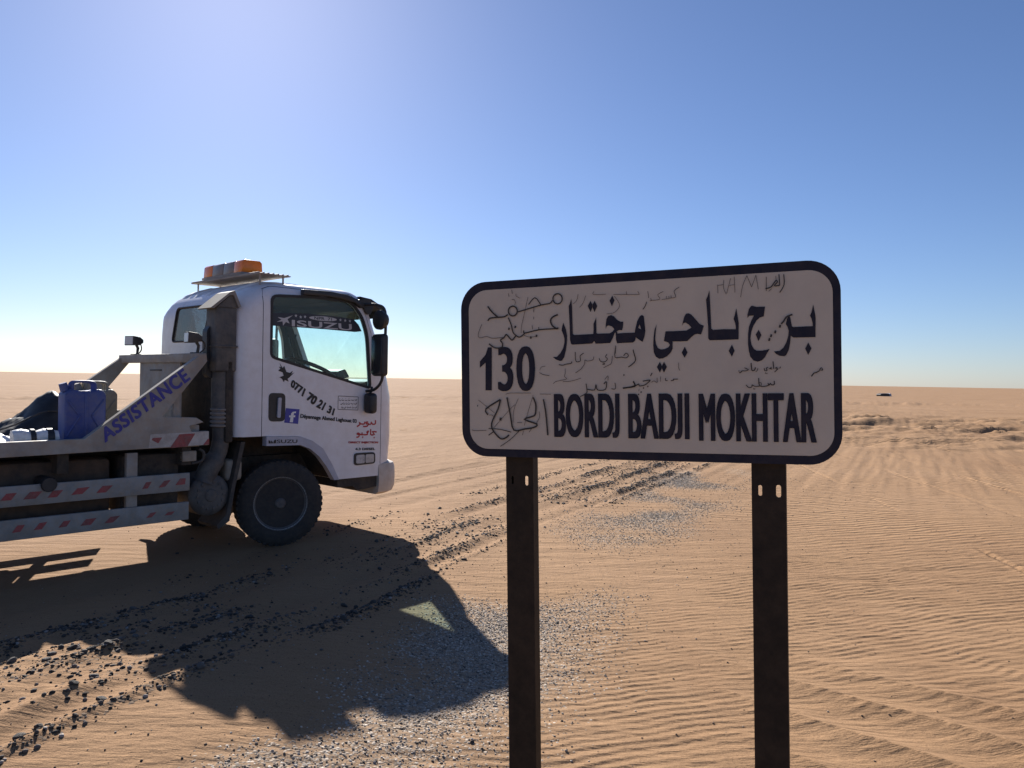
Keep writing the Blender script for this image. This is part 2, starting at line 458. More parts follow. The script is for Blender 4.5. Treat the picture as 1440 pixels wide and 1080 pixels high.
# ------------------------------------------------------------------ outlines of the print (mm in the plane of the sign or of the truck side)
SIGN_O=(0.3631, 2.2615, 1.3713)
SIGN_X=(0.92648, -0.37526, 0.02849)
SIGN_Z=(-0.02741, 0.00823, 0.99959)
SIGN_ARABIC=[[[331.1,435.1],[344.4,431.2],[366.5,430.9],[362.8,404.3],[352.6,401.4],[343.2,392.9],[335.2,379.3],[329.5,363.2],[327.0,343.6],[329.9,327.1],[336.1,315.5],[343.0,310.8],[357.1,310.4],[367.9,312.2],[377.2,314.4],[370.9,304.0],[364.6,292.0],[356.8,284.0],[345.8,280.2],[334.9,283.7],[326.4,294.5],[322.4,311.0],[320.5,330.7],[320.8,356.9],[323.4,376.5],[329.9,394.2],[337.1,407.8],[323.8,407.6],[319.8,401.2],[319.9,410.2],[324.0,427.3]],[[349.1,368.2],[356.3,353.2],[348.0,336.4],[341.2,355.4]],[[428.7,404.6],[431.3,396.4],[435.2,374.6],[438.2,372.0],[467.5,372.5],[487.5,372.5],[487.6,379.7],[484.8,392.5],[481.2,401.4],[485.0,410.0],[489.4,430.5],[493.1,409.7],[495.2,396.9],[494.2,342.9],[438.6,343.5],[431.9,349.0],[430.1,329.0],[426.1,309.8],[419.9,297.1],[415.3,293.6],[403.1,295.1],[394.0,300.1],[388.2,307.3],[403.3,308.8],[412.5,316.6],[420.3,330.9],[425.8,350.0],[426.7,362.8],[424.1,372.6],[419.6,380.8],[422.5,393.6],[425.6,401.5]],[[475.9,329.1],[483.9,313.0],[475.5,295.7],[468.0,312.6]],[[217.9,484.2],[219.7,442.2],[221.8,376.0],[226.5,372.3],[253.9,373.2],[288.4,371.9],[288.5,379.2],[286.8,388.9],[282.8,400.6],[286.1,412.0],[290.4,430.1],[294.3,404.0],[296.4,388.5],[295.5,343.4],[253.5,343.2],[216.7,343.5],[213.3,349.0],[213.3,380.2],[210.9,423.2],[208.4,458.4],[213.3,468.9]],[[277.3,329.6],[284.6,312.0],[276.8,295.3],[268.7,312.5]],[[158.9,422.0],[166.6,418.3],[176.2,407.1],[189.5,390.9],[201.3,384.6],[197.9,373.0],[193.0,360.5],[183.4,362.8],[175.6,361.1],[166.9,354.5],[155.1,343.1],[134.6,342.8],[113.0,343.5],[113.2,322.6],[107.7,311.9],[96.7,301.2],[84.7,295.6],[74.7,294.8],[64.8,301.0],[58.9,314.2],[57.6,334.2],[58.8,358.2],[61.7,378.1],[67.9,393.8],[65.2,373.9],[63.8,354.0],[65.2,338.0],[71.1,325.8],[79.0,321.6],[91.0,322.3],[100.9,327.0],[105.4,333.8],[101.1,340.9],[88.3,345.2],[93.5,372.9],[119.2,372.9],[152.5,373.1],[167.2,381.0],[160.5,389.1],[150.8,395.8],[145.0,394.7],[141.0,386.9],[143.1,398.7],[147.1,412.3],[152.1,421.0]],[[147.7,327.2],[155.3,310.6],[146.8,295.7],[138.7,311.1]],[[76.1,285.8],[81.7,274.3],[81.6,267.1],[75.7,254.5],[67.5,271.0]],[[88.0,285.5],[96.2,271.0],[87.6,254.3],[82.0,267.1],[82.1,274.3]],[[-214.7,410.8],[-206.6,389.6],[-202.9,370.6],[-203.8,349.8],[-207.3,326.9],[-213.1,306.2],[-219.8,295.9],[-226.4,295.0],[-238.5,299.4],[-249.5,307.5],[-236.2,307.8],[-225.0,319.0],[-216.0,333.4],[-211.9,350.0],[-211.7,362.6],[-214.5,373.1],[-220.5,388.0],[-217.9,400.4]],[[-188.7,481.6],[-186.6,455.4],[-184.9,376.3],[-181.7,372.4],[-152.5,372.6],[-121.4,373.0],[-120.2,384.3],[-120.5,402.8],[-116.7,410.9],[-111.9,422.0],[-111.4,375.7],[-107.6,373.5],[-71.7,373.3],[-62.3,378.0],[-57.0,385.0],[-64.2,393.4],[-73.6,396.8],[-79.9,395.0],[-83.2,385.9],[-83.0,399.3],[-80.7,415.5],[-75.3,424.5],[-66.9,426.8],[-57.6,422.7],[-48.3,412.1],[-38.0,406.0],[-29.7,406.3],[-31.6,389.1],[-34.1,381.1],[-43.5,381.8],[-49.7,377.6],[-47.7,371.8],[-30.1,372.8],[3.9,372.6],[6.0,385.6],[11.4,405.6],[18.7,419.4],[25.8,423.5],[30.9,418.8],[32.7,400.7],[35.0,376.5],[32.9,362.5],[26.6,344.6],[6.8,358.4],[4.6,349.3],[-1.6,343.9],[-26.3,343.8],[-49.1,342.9],[-52.1,353.2],[-53.3,375.7],[-56.0,373.7],[-62.5,357.6],[-70.0,344.6],[-93.1,343.9],[-114.3,343.9],[-118.5,352.3],[-125.0,344.9],[-157.1,343.8],[-186.4,343.4],[-190.7,345.2],[-193.9,357.8],[-194.5,399.5],[-197.0,460.1],[-192.6,468.2]],[[18.4,396.2],[22.9,380.9],[14.2,386.3]],[[-62.1,484.1],[-55.6,469.5],[-63.5,452.6],[-70.6,469.3]],[[-128.8,472.3],[-123.2,460.6],[-123.3,452.0],[-129.2,438.6],[-137.6,457.2]],[[-116.0,471.6],[-108.4,455.8],[-116.4,438.1],[-122.7,451.9],[-122.6,460.6]],[[-451.1,342.8],[-452.7,207.9],[-474.1,208.1],[-473.0,295.3],[-492.7,279.4],[-492.4,299.5],[-472.7,320.1],[-464.3,343.1]]]
SIGN_WORDS=[('BORDJ', -247.3, -44.0, 65.0, 195.2), ('BADJI', -18.4, 158.5, 64.1, 194.4), ('MOKHTAR', 184.7, 494.4, 60.4, 193.2), ('30', -430.8, -307.0, 204.9, 342.6)]
SIGN_SCRIBBLES=[[3.15,[437.0,405.8],[430.2,403.7],[421.0,399.3],[414.1,388.3],[407.9,381.6]],[5.6,[402.3,375.9],[407.2,374.7]],[5.6,[389.9,361.0],[394.8,359.8]],[5.6,[379.0,350.8],[383.9,349.7]],[5.6,[374.3,340.7],[379.2,339.6]],[2.84,[-216.3,482.6],[-217.5,476.8],[-220.8,472.0],[-225.5,469.0],[-231.2,468.1],[-236.8,469.5],[-241.5,473.1],[-244.6,478.2],[-245.7,484.1],[-244.5,489.9],[-241.2,494.7],[-236.4,497.8],[-230.8,498.6],[-225.2,497.2],[-220.5,493.6],[-217.4,488.5],[-216.3,482.6]],[3.06,[-362.6,452.4],[-363.7,446.7],[-367.0,442.0],[-371.9,439.0],[-377.6,438.1],[-383.2,439.5],[-388.0,443.0],[-391.2,448.0],[-392.3,453.8],[-391.1,459.4],[-387.8,464.1],[-382.9,467.2],[-377.2,468.0],[-371.5,466.6],[-366.8,463.1],[-363.6,458.1],[-362.6,452.4]],[2.62,[-247.6,479.3],[-256.1,470.7],[-283.7,467.1],[-332.3,456.2],[-360.6,449.5]],[2.19,[-324.8,470.7],[-303.9,490.8],[-284.9,467.6]],[3.06,[-394.1,443.0],[-406.7,436.6],[-426.8,435.7],[-454.6,434.1],[-461.8,426.2]],[3.28,[-462.3,471.7],[-446.8,452.3],[-428.0,436.4]],[1.09,[-327.0,493.6],[-334.7,463.2],[-342.4,431.5],[-349.6,404.4],[-350.8,383.8]],[1.31,[-307.8,466.4],[-308.6,446.0]],[1.31,[-308.7,432.4],[-309.3,424.4]],[1.31,[-314.6,406.4],[-313.1,393.9]],[1.09,[-366.1,506.0],[-366.2,499.2],[-354.0,491.6]],[1.31,[-392.1,508.6],[-389.8,498.1]],[1.31,[-380.8,519.5],[-378.5,506.7]],[1.09,[-381.2,488.5],[-372.5,488.0],[-368.9,478.6],[-371.5,471.9]],[3.5,[-230.4,435.2],[-245.8,429.6],[-254.3,418.7],[-248.5,402.7],[-234.4,393.1],[-229.6,396.3]],[2.62,[-234.4,393.1],[-291.8,391.9],[-338.0,383.4],[-341.6,391.5]],[1.75,[-292.9,399.9],[-291.8,391.9]],[2.62,[-338.0,383.4],[-355.4,371.4],[-367.6,377.5],[-377.4,387.1],[-383.3,410.3],[-393.0,433.7]],[3.06,[-367.6,377.5],[-377.7,365.2],[-385.1,365.5],[-399.9,381.0],[-407.5,372.0],[-420.1,364.3],[-413.9,354.9],[-415.3,342.2],[-438.0,340.5],[-459.4,353.9]],[1.31,[-482.9,416.6],[-496.0,386.7],[-491.1,373.6],[-468.0,377.5],[-447.7,371.0],[-407.4,373.1]],[1.09,[-343.0,376.7],[-321.1,370.2],[-296.8,373.9]],[4.9,[-393.7,399.2],[-388.2,398.0]],[4.9,[-372.6,404.1],[-367.0,403.0]],[4.9,[-321.4,369.6],[-316.0,368.4]],[4.9,[-303.1,374.2],[-297.7,373.0]],[3.5,[-280.3,179.6],[-275.3,155.8],[-270.9,119.7],[-267.2,70.0]],[3.5,[-313.5,185.4],[-305.3,164.9],[-305.6,142.2],[-311.8,128.5],[-343.6,118.1],[-302.4,103.6],[-312.2,93.3],[-341.5,88.4],[-378.5,84.6],[-389.1,130.5],[-400.1,185.8]],[3.5,[-422.3,179.0],[-471.9,150.0],[-465.3,131.4]],[3.5,[-422.3,179.0],[-430.1,151.2],[-448.2,116.3],[-453.5,97.7],[-446.1,79.2],[-423.7,57.5],[-406.1,60.0],[-394.8,69.4]],[1.09,[-498.5,178.1],[-468.0,155.8],[-442.9,137.3]],[1.31,[-521.5,84.2],[-512.5,81.2],[-471.5,82.4]],[1.75,[-463.7,88.3],[-425.8,86.4],[-387.2,78.0]],[2.19,[-464.0,67.3],[-446.1,79.2]],[1.09,[-446.0,90.8],[-395.1,144.3],[-375.1,162.7]],[1.53,[-424.0,33.2],[-391.2,54.5],[-358.7,83.6]],[0.88,[-362.5,182.2],[-377.7,146.6],[-380.7,107.5]],[1.09,[-313.5,192.2],[-331.1,139.8],[-343.8,98.7]],[1.09,[-346.5,82.6],[-350.3,68.9]],[1.31,[-319.5,89.8],[-328.2,78.3]],[1.31,[-294.7,142.2],[-293.7,124.1],[-304.8,105.8]],[1.31,[-367.1,107.6],[-351.1,107.3]],[1.31,[-460.7,130.2],[-450.6,130.3],[-444.4,118.7]],[0.66,[-404.5,195.1],[-389.5,199.1],[-320.7,198.6]],[0.66,[-291.7,195.5],[-255.7,194.8]],[1.75,[-518.2,40.8],[-507.8,40.9]],[6.3,[-426.1,118.8],[-418.9,117.6]],[2.8,[-502.4,160.0],[-499.1,159.5]],[2.1,[-0.7,323.3],[0.4,316.3],[6.0,294.2],[-1.1,282.9],[-15.3,272.8]],[1.63,[-53.0,334.0],[-55.2,302.6],[-36.2,302.2],[-22.1,299.5],[-14.9,306.3],[-21.9,313.4],[-29.1,305.5]],[1.4,[-63.5,306.3],[-66.2,285.4],[-77.0,278.6],[-90.3,271.9]],[1.63,[-79.0,311.4],[-83.9,304.5],[-78.0,297.4],[-86.5,289.4],[-98.6,290.8],[-103.3,300.3]],[1.4,[-120.2,305.4],[-122.8,296.0],[-139.9,292.9],[-147.2,296.6],[-148.6,284.8],[-159.8,269.6],[-177.3,258.1]],[1.63,[-150.7,316.8],[-161.9,308.8],[-160.8,294.5],[-172.0,291.2],[-176.8,299.6],[-177.1,321.0]],[1.87,[-188.1,292.8],[-190.6,286.9],[-206.9,284.8],[-216.9,281.9],[-229.5,284.1]],[1.4,[-292.2,261.2],[-280.7,255.0],[-260.3,251.0]],[0.93,[-290.8,268.4],[-285.6,278.0],[-272.7,280.2]],[1.17,[-209.5,271.8],[-209.7,257.4],[-212.3,247.9],[-204.9,240.6],[-225.0,236.1],[-240.2,232.7],[-247.9,226.8]],[1.17,[-217.5,232.5],[-195.0,233.4],[-175.0,237.9],[-160.2,242.4]],[1.87,[-144.4,225.6],[-142.1,209.1],[-143.5,197.3],[-163.3,186.8]],[2.1,[-142.1,209.1],[-118.9,206.5],[-113.9,223.0],[-109.2,206.5],[-85.0,208.1],[-82.4,230.8],[-89.7,223.9]],[1.17,[-87.1,236.7],[-77.4,248.3],[-77.5,234.2]],[1.63,[-56.1,227.0],[-55.1,209.5],[-67.0,209.6]],[2.8,[-32.5,210.9],[1.6,217.1],[-1.7,231.0]],[2.99,[-93.0,283.2],[-89.9,282.5]],[2.99,[-89.3,283.6],[-86.3,282.9]],[2.99,[-30.5,249.9],[-27.5,249.3]],[2.57,[-32.5,211.6],[2.8,215.9],[-1.7,229.8]],[2.1,[2.8,215.9],[14.5,222.7],[16.8,216.9],[33.1,220.2],[44.7,229.2],[47.1,233.8],[26.3,230.6]],[1.87,[54.2,254.3],[49.1,245.2]],[1.4,[51.6,226.9],[59.7,231.3],[67.7,225.5],[67.8,240.3]],[0.93,[78.1,243.6],[78.0,228.8]],[1.63,[92.9,238.9],[92.8,232.0],[98.4,231.3]],[1.63,[107.5,231.2],[115.4,231.8],[114.3,235.2],[127.8,235.4]],[0.93,[129.4,282.4],[130.4,266.5],[133.7,259.7]],[0.93,[15.5,208.9],[14.3,202.0]],[2.99,[39.6,215.5],[42.6,215.0]],[2.99,[26.9,211.1],[29.8,210.5]],[2.99,[19.8,199.6],[22.7,199.1]],[2.99,[12.7,192.8],[15.7,192.2]],[1.63,[404.8,265.7],[402.7,260.3]],[1.63,[396.6,263.7],[392.5,262.7],[394.5,259.4],[398.6,260.4],[389.3,250.9]],[1.87,[385.6,280.1],[387.4,259.6]],[1.63,[382.3,264.0],[376.1,260.8],[383.3,259.6]],[1.63,[373.1,264.1],[367.9,262.1],[369.9,255.5],[363.7,255.7],[362.7,262.2]],[1.4,[345.1,262.5],[345.0,257.1],[339.8,252.2]],[2.1,[328.2,277.0],[330.4,257.3],[336.7,257.2],[339.9,264.8]],[1.63,[310.6,264.3],[321.0,258.6],[312.6,255.5],[304.2,255.6],[297.8,249.1]],[1.4,[304.1,253.4],[296.7,251.4],[295.7,258.0]],[1.87,[388.0,227.2],[387.9,217.4],[381.8,216.4],[377.7,220.8],[375.6,215.4],[371.5,220.9],[372.5,214.4],[350.8,213.5],[347.9,235.3]],[1.4,[347.8,222.2],[354.0,222.2],[353.9,214.6]],[1.63,[350.8,213.5],[338.3,212.5],[330.0,217.0],[329.9,211.5],[321.5,209.4],[314.3,217.2]],[1.63,[511.6,255.2],[507.7,260.5],[503.7,255.3],[511.6,254.1]],[2.1,[503.7,253.2],[494.8,248.0],[488.9,246.0],[482.8,237.6]],[2.24,[364.7,249.1],[366.7,248.7]],[2.24,[368.4,248.0],[370.4,247.6]],[2.24,[333.0,206.1],[335.0,205.6]],[2.24,[336.2,205.6],[338.2,205.2]],[0.93,[240.8,498.3],[241.6,473.8]],[0.93,[258.1,510.5],[256.8,488.5],[264.1,470.4]],[0.93,[241.8,496.0],[256.9,497.3]],[0.93,[265.2,472.5],[276.3,513.8]],[0.93,[286.0,517.6],[287.6,473.5]],[0.93,[272.9,494.2],[287.8,495.5]],[0.93,[302.3,459.5],[307.9,489.9],[319.8,518.7]],[1.17,[319.8,518.7],[332.0,486.3]],[1.17,[332.0,486.3],[343.8,518.3]],[0.93,[343.8,518.3],[349.6,478.8]],[1.4,[370.7,512.2],[370.3,473.3]],[2.33,[368.3,479.9],[382.7,483.4],[395.2,499.9],[399.2,495.4],[391.0,486.1],[405.3,486.4]],[1.87,[403.6,516.6],[405.3,486.4]],[1.87,[415.8,515.9],[416.5,487.9],[405.0,467.0]],[1.17,[395.4,512.9],[396.2,499.9]],[0.93,[376.4,471.8],[384.7,478.9]],[1.43,[134.4,497.8],[119.6,486.8],[124.3,470.7],[112.4,468.3],[110.6,475.4]],[1.22,[112.4,468.3],[105.5,467.7],[104.6,473.7]],[1.22,[105.5,466.7],[97.6,466.1],[97.7,474.1]],[1.02,[97.6,465.8],[83.7,464.5]],[1.22,[88.9,487.5],[72.8,479.4],[78.7,466.1],[55.6,464.3],[52.7,470.5]],[1.22,[55.6,464.3],[49.6,462.1]],[1.22,[43.8,491.0],[46.6,470.8]],[1.63,[40.4,460.5],[36.3,448.7],[29.1,439.0]],[0.82,[-116.8,499.4],[-119.0,490.3],[-80.9,489.2]],[0.82,[-57.9,487.0],[18.4,482.8]],[1.02,[-19.4,494.0],[-18.5,484.8]],[1.02,[14.4,492.1],[19.4,482.8]],[1.02,[-54.8,481.7],[-40.5,458.6],[-43.8,444.5],[-58.5,432.9],[-79.5,430.8]],[0.82,[-166.2,493.9],[-170.8,475.5],[-181.7,465.6]],[0.61,[-142.6,488.5],[-151.4,466.2],[-162.3,454.3]],[1.02,[-53.3,336.9],[-53.6,312.5]]]
DOOR_RED=[[14,[1050,1161],[1051,1125],[1016,1119],[997,1142],[991,1120],[954,1123]],[14,[960,1143],[935,1144],[935,1126],[964,1128],[948,1103],[911,1099]],[14,[916,1149],[911,1126],[868,1128],[849,1146],[856,1121],[820,1102]],[14,[898,1103],[910,1100]],[14,[1068,1038],[1011,1045],[1043,1013],[999,1010]],[14,[992,1071],[993,1010]],[14,[955,1032],[967,1052],[943,1042],[956,1017],[888,1019],[888,1040]],[14,[888,1019],[864,1020],[839,1036],[821,1027],[852,1016],[840,996],[816,995]],[14,[1031,983],[1044,980]],[14,[887,992],[900,990]]]
DOOR_EAGLE=[[-60, 1725], [-26, 1676], [-9, 1696], [14, 1641], [49, 1632], [83, 1653], [66, 1622], [100, 1638], [49, 1591], [27, 1575], [39, 1550], [-1, 1565], [-12, 1544], [-30, 1574], [-58, 1589], [-13, 1605], [-25, 1635], [-70, 1650], [-48, 1670], [-65, 1685], [-43, 1685]]
STRIP=[[-146, 2181], [225, 2203], [594, 2197], [776, 2184], [836, 2135], [877, 2070], [791, 2058], [471, 2064], [64, 2066], [-144, 2065]]
STRIP_TEXT=[[76, 2072], [758, 2070], [750, 2135], [75, 2133]]
STRIP_PLANE=[[85, 2175], [29, 2135], [52, 2096], [12, 2108], [-16, 2071], [-22, 2111], [-83, 2102], [-33, 2126], [-73, 2148], [-5, 2143]]
STRIP_OVAL=[[262, 2167], [575, 2167], [413, 2188], [414, 2140]]
STRIP_STARS=[[118, 2174], [169, 2165], [216, 2171], [617, 2167], [674, 2166], [730, 2164]]
PHONE=[[[56, 1508], [179, 1415], [332, 1309], [536, 1218]], [[76, 1573], [210, 1490], [386, 1385], [557, 1286]]]
DEPAN=[[167, 1194], [817, 1127], [816, 1177], [171, 1245]]
FB=[[0, 1166], [146, 1149], [160, 1288], [15, 1301]]
FBF=[[56, 1169], [90, 1166], [95, 1214], [113, 1214], [115, 1231], [97, 1233], [101, 1252], [120, 1253], [122, 1268], [88, 1266], [71, 1252], [66, 1232], [50, 1232], [48, 1216], [63, 1213]]
DIRECT=[[721, 932], [1089, 914], [1089, 940], [721, 957]]
DIESEL=[[804, 863], [1053, 852], [1052, 877], [803, 888]]
ARCHTXT=[[-99, 979], [135, 970], [135, 1003], [-100, 1012]]
ARCHLOGO=[[-164, 980], [-99, 977], [-100, 1009], [-165, 1010]]
STAMP=[[590, 1281], [829, 1269], [832, 1402], [592, 1413]]
ASSIST=[[-1587, 1054], [-913, 1561], [-984, 1655], [-1629, 1154]]
TAPE_UP=[[[-2286, 674], [-2218, 673], [-2181, 723], [-2248, 722]], [[-2143, 669], [-2062, 669], [-2018, 719], [-2098, 721]], [[-1984, 667], [-1920, 666], [-1878, 716], [-1947, 716]], [[-1823, 672], [-1746, 673], [-1691, 723], [-1780, 719]], [[-1645, 670], [-1576, 669], [-1524, 720], [-1600, 721]], [[-1300, 669], [-1256, 671], [-1226, 723], [-1270, 721]], [[-1168, 670], [-1117, 672], [-1072, 723], [-1124, 722]], [[-1032, 677], [-952, 677], [-946, 729], [-993, 729]]]
TAPE_LOW=[[[-2210, 436], [-2157, 437], [-2128, 485], [-2176, 485]], [[-2072, 437], [-2018, 438], [-1982, 488], [-2034, 485]], [[-1907, 434], [-1853, 436], [-1823, 480], [-1873, 479]], [[-1756, 429], [-1681, 429], [-1642, 476], [-1716, 476]], [[-1584, 427], [-1520, 427], [-1467, 474], [-1538, 473]], [[-1266, 431], [-1222, 432], [-1184, 470], [-1229, 469]], [[-1120, 434], [-1061, 434], [-1035, 460], [-1088, 459]]]
TAPE_FRONT=[[[-1082, 989], [-937, 995], [-870, 1103], [-1005, 1100]], [[-800, 1001], [-748, 1003], [-749, 1053], [-763, 1047]], [[-1231, 1062], [-1179, 1033], [-1148, 1080], [-1224, 1078]]]

# ------------------------------------------------------------------ numeric noise for the terrain
def _hash(ix, iy, seed):
    h = (ix.astype(np.int64) * 374761393 + iy.astype(np.int64) * 668265263 + seed * 974634541) & 0x7fffffff
    h = ((h ^ (h >> 13)) * 1274126177) & 0x7fffffff
    h = h ^ (h >> 16)
    return (h & 0xffff) / 65535.0

def vnoise(x, y, seed=0):
    ix, iy = np.floor(x), np.floor(y)
    fx, fy = x - ix, y - iy
    fx = fx * fx * fx * (fx * (fx * 6 - 15) + 10); fy = fy * fy * fy * (fy * (fy * 6 - 15) + 10)
    a = _hash(ix, iy, seed); b = _hash(ix + 1, iy, seed); c = _hash(ix, iy + 1, seed); d = _hash(ix + 1, iy + 1, seed)
    return (a * (1 - fx) + b * fx) * (1 - fy) + (c * (1 - fx) + d * fx) * fy

def fbm(x, y, seed=0, octv=4):
    s = 0; a = 0.5; t = 0
    for o in range(octv):
        s = s + a * vnoise(x * 2 ** o, y * 2 ** o, seed + o * 17); t += a; a *= 0.5
    return s / t - 0.5

def sstep(a, b, x):
    t = np.clip((x - a) / (b - a), 0, 1)
    return t * t * (3 - 2 * t)

TU = (math.sin(R(27)), math.cos(R(27)))       # direction of the wheel ruts
def uv_track(x, y):
    return x * TU[0] + y * TU[1], x * TU[1] - y * TU[0]

HD = (math.sin(R(43)), math.cos(R(43)))        # the truck's heading
TW = (-2.123, 7.242)                           # its front right wheel on the ground

def track_coord(x, y, u, v):
    # the ruts swing a little to the right on their last few metres
    return v - 0.48 * (1 - sstep(2.6, 6.2, u)) + 0.25 * fbm(u * 0.25, v * 0.2 + 7, 3, 2) + 0.06 * fbm(u * 1.3, v + 3, 5, 2)

def amounts(x, y, u, v, wv, r):
    """how much pale gravel and how many dark stones lie at a point"""
    # gravel amounts
    c0 = -2.45 - 0.055 * np.clip(u - 4, 0, 14)
    g = np.exp(-((wv - c0) / (0.42 + 0.012 * u)) ** 2)
    pat = 0.5 + 1.5 * fbm(x * 0.55 + 4, y * 0.45, 61, 3)
    pat2 = 0.5 + 1.3 * fbm(x * 2.2, y * 2.2, 63, 3)
    g = g * sstep(0.22, 0.60, pat) * (0.45 + 0.75 * np.clip(pat2, 0, 1.2)) * (1 - sstep(16, 28, r)) * sstep(1.0, 2.2, u + 0.8)
    g = np.clip(g * 1.1, 0, 1)
    dk = np.zeros_like(x)
    for c, w, k in ((-4.75, 0.10, 1.0), (-4.18, 0.10, 1.0), (-3.72, 0.10, 1.0), (-3.42, 0.08, 0.8), (-4.2, 0.60, 0.34), (-5.3, 0.12, 0.35)):
        cc = c + 0.10 * (vnoise(u * 0.7, u * 0 + c, 19) - 0.5)
        dk = np.maximum(dk, k * np.exp(-((wv - cc) / w) ** 2) * sstep(0.12, 0.6, vnoise(u * 0.7, v * 0 + c * 3, 21)))
    dk = dk * (1 - sstep(14, 28, r)) * (0.25 + 0.9 * vnoise(x * 4.0, y * 4.0, 71))
    return g, dk

def terrain(x, y, detail=True):
    """returns height, gravel amount, dark-stone amount"""
    x = np.asarray(x, float); y = np.asarray(y, float)
    r = np.hypot(x, y)
    u, v = uv_track(x, y)
    wv = track_coord(x, y, u, v)
    # where the truck stands
    tx, ty = x - TW[0], y - TW[1]
    ta = tx * HD[0] + ty * HD[1]; tb = -(tx * HD[1] - ty * HD[0])      # along / to the left of its right side
    flat_truck = sstep(-0.55, -0.2, tb) * (1 - sstep(2.0, 2.6, tb)) * (1 - sstep(1.2, 2.6, ta))
    z = np.zeros_like(x)
    # low mound on the road shoulder, towards the near left
    dx, dy = x + 1.35, y - 3.5
    z += 0.19 * np.exp(-(dx / np.where(dx > 0, 1.0, 2.3)) ** 2 - (dy / 1.9) ** 2) * sstep(0.1, 1.3, -tb)
    # broad swells
    z += 0.10 * fbm(x * 0.09, y * 0.09, 11, 3) * sstep(9, 24, r)
    z += 0.55 * fbm(x * 0.014, y * 0.010, 13, 3) * sstep(40, 160, r)
    # wheel ruts with their broken, stony ridges
    near = 1 - sstep(30, 60, r)
    rid = np.zeros_like(x)
    for c, w, h in ((-4.75, 0.08, 0.034), (-4.42, 0.05, 0.020), (-4.18, 0.06, 0.030), (-3.72, 0.07, 0.036), (-3.42, 0.05, 0.022), (-5.3, 0.06, 0.012), (-6.3, 0.06, 0.012), (-7.2, 0.07, 0.014), (-8.6, 0.08, 0.018), (-9.1, 0.07, 0.016), (-11.4, 0.10, 0.024), (-13.8, 0.14, 0.035), (-19, 0.2, 0.05)):
        cc = c + 0.10 * (vnoise(u * 0.7, u * 0 + c, 19) - 0.5)
        rid += h * np.exp(-((wv - cc) / w) ** 2) * sstep(0.12, 0.6, vnoise(u * 0.7, v * 0 + c * 3, 21)) * (0.3 + 1.0 * vnoise(u * 6, v * 9, 22)) * sstep(0.15, 0.6, vnoise(u * 2.3, v * 2.0 + c, 28))
    for c, w, h in ((-4.58, 0.09, 0.022), (-3.95, 0.13, 0.028), (-3.57, 0.07, 0.018), (-5.6, 0.14, 0.018), (-6.2, 0.14, 0.018), (-7.0, 0.14, 0.02)):
        rid -= h * np.exp(-((wv - c) / w) ** 2) * (0.4 + 0.8 * vnoise(u * 0.8, v * 0 + c, 24))
    # tread marks pressed across the rut floors
    tread = np.sin(2 * math.pi * (u + 0.25 * v) / 0.13) * (np.exp(-((wv + 3.95) / 0.12) ** 2) + np.exp(-((wv + 4.58) / 0.09) ** 2)) * sstep(0.45, 0.7, vnoise(u * 0.8, v * 0.5, 26))
    z += (rid + 0.003 * tread) * near
    # long soft streaks of old tracks, parallel to the ruts
    lf = 1 - 0.55 * sstep(0, 6, v)
    z += (0.050 * fbm(u * 0.07, v * 0.6, 31, 3) + 0.045 * np.abs(fbm(u * 0.12, v * 2.6, 33, 3)) + 0.030 * fbm(u * 0.35, v * 6.0, 35, 3)) * sstep(9, 17, r) * (1 - sstep(120, 300, r)) * lf
    # tracks out to the right
    ca = R(8); u2, v2 = x * math.sin(ca) + y * math.cos(ca), x * math.cos(ca) - y * math.sin(ca)
    wv2 = v2 + 0.7 * fbm(u2 * 0.09, v2 * 0.05, 41, 2)
    for c, w, h in ((3.5, 0.035, 0.016), (4.9, 0.05, 0.012), (6.0, 0.05, 0.018), (6.35, 0.05, 0.014), (7.9, 0.07, 0.02), (9.8, 0.08, 0.026), (10.3, 0.08, 0.024), (12.6, 0.12, 0.03), (15.5, 0.15, 0.04)):
        pr = (wv2 - c) / w
        z += h * (0.45 * np.exp(-(pr - 1.5) ** 2) + 0.45 * np.exp(-(pr + 1.7) ** 2) - np.exp(-pr ** 2)) * sstep(0.30, 0.65, vnoise(u2 * 0.55, v2 * 0 + c * 5, 43)) * (0.5 + 0.9 * vnoise(u2 * 5, v2 * 3, 44)) * (1 - sstep(35, 70, r)) * sstep(4, 6, r)
    # churned patches at mid distance on the right and behind the sign
    ch = np.zeros_like(x)
    for cx, cy, sx, sy, hh in ((15.5, 28, 7, 3.6, .30), (11, 21.5, 5, 1.8, .15), (20, 36, 10, 4, .36), (17.5, 22, 5, 1.8, .16), (12, 45, 9, 3, .3), (3, 52, 9, 3, .25), (-4.6, 24, 3.2, 1.0, .12), (-17, 30, 5, 1.6, .22), (-26, 46, 9, 2.4, .3), (19, 24, 3, 1.1, .14), (30, 70, 14, 4, .4), (-9, 62, 9, 3, .3)):
        ca2 = 0.25
        dx, dy = (x - cx), (y - cy)
        a_, b_ = dx * math.cos(ca2) + dy * math.sin(ca2), -dx * math.sin(ca2) + dy * math.cos(ca2)
        ch += hh * np.exp(-((a_ / sx) ** 2 + (b_ / sy) ** 2))
    cx_, cy_ = x * 0.92 + y * 0.39, y * 0.92 - x * 0.39
    z += ch * (0.15 + 1.9 * fbm(cx_ * 0.30, cy_ * 1.0, 51, 4) + 0.9 * fbm(cx_ * 0.9, cy_ * 2.2, 53, 3))
    g, dk = amounts(x, y, u, v, wv, r)
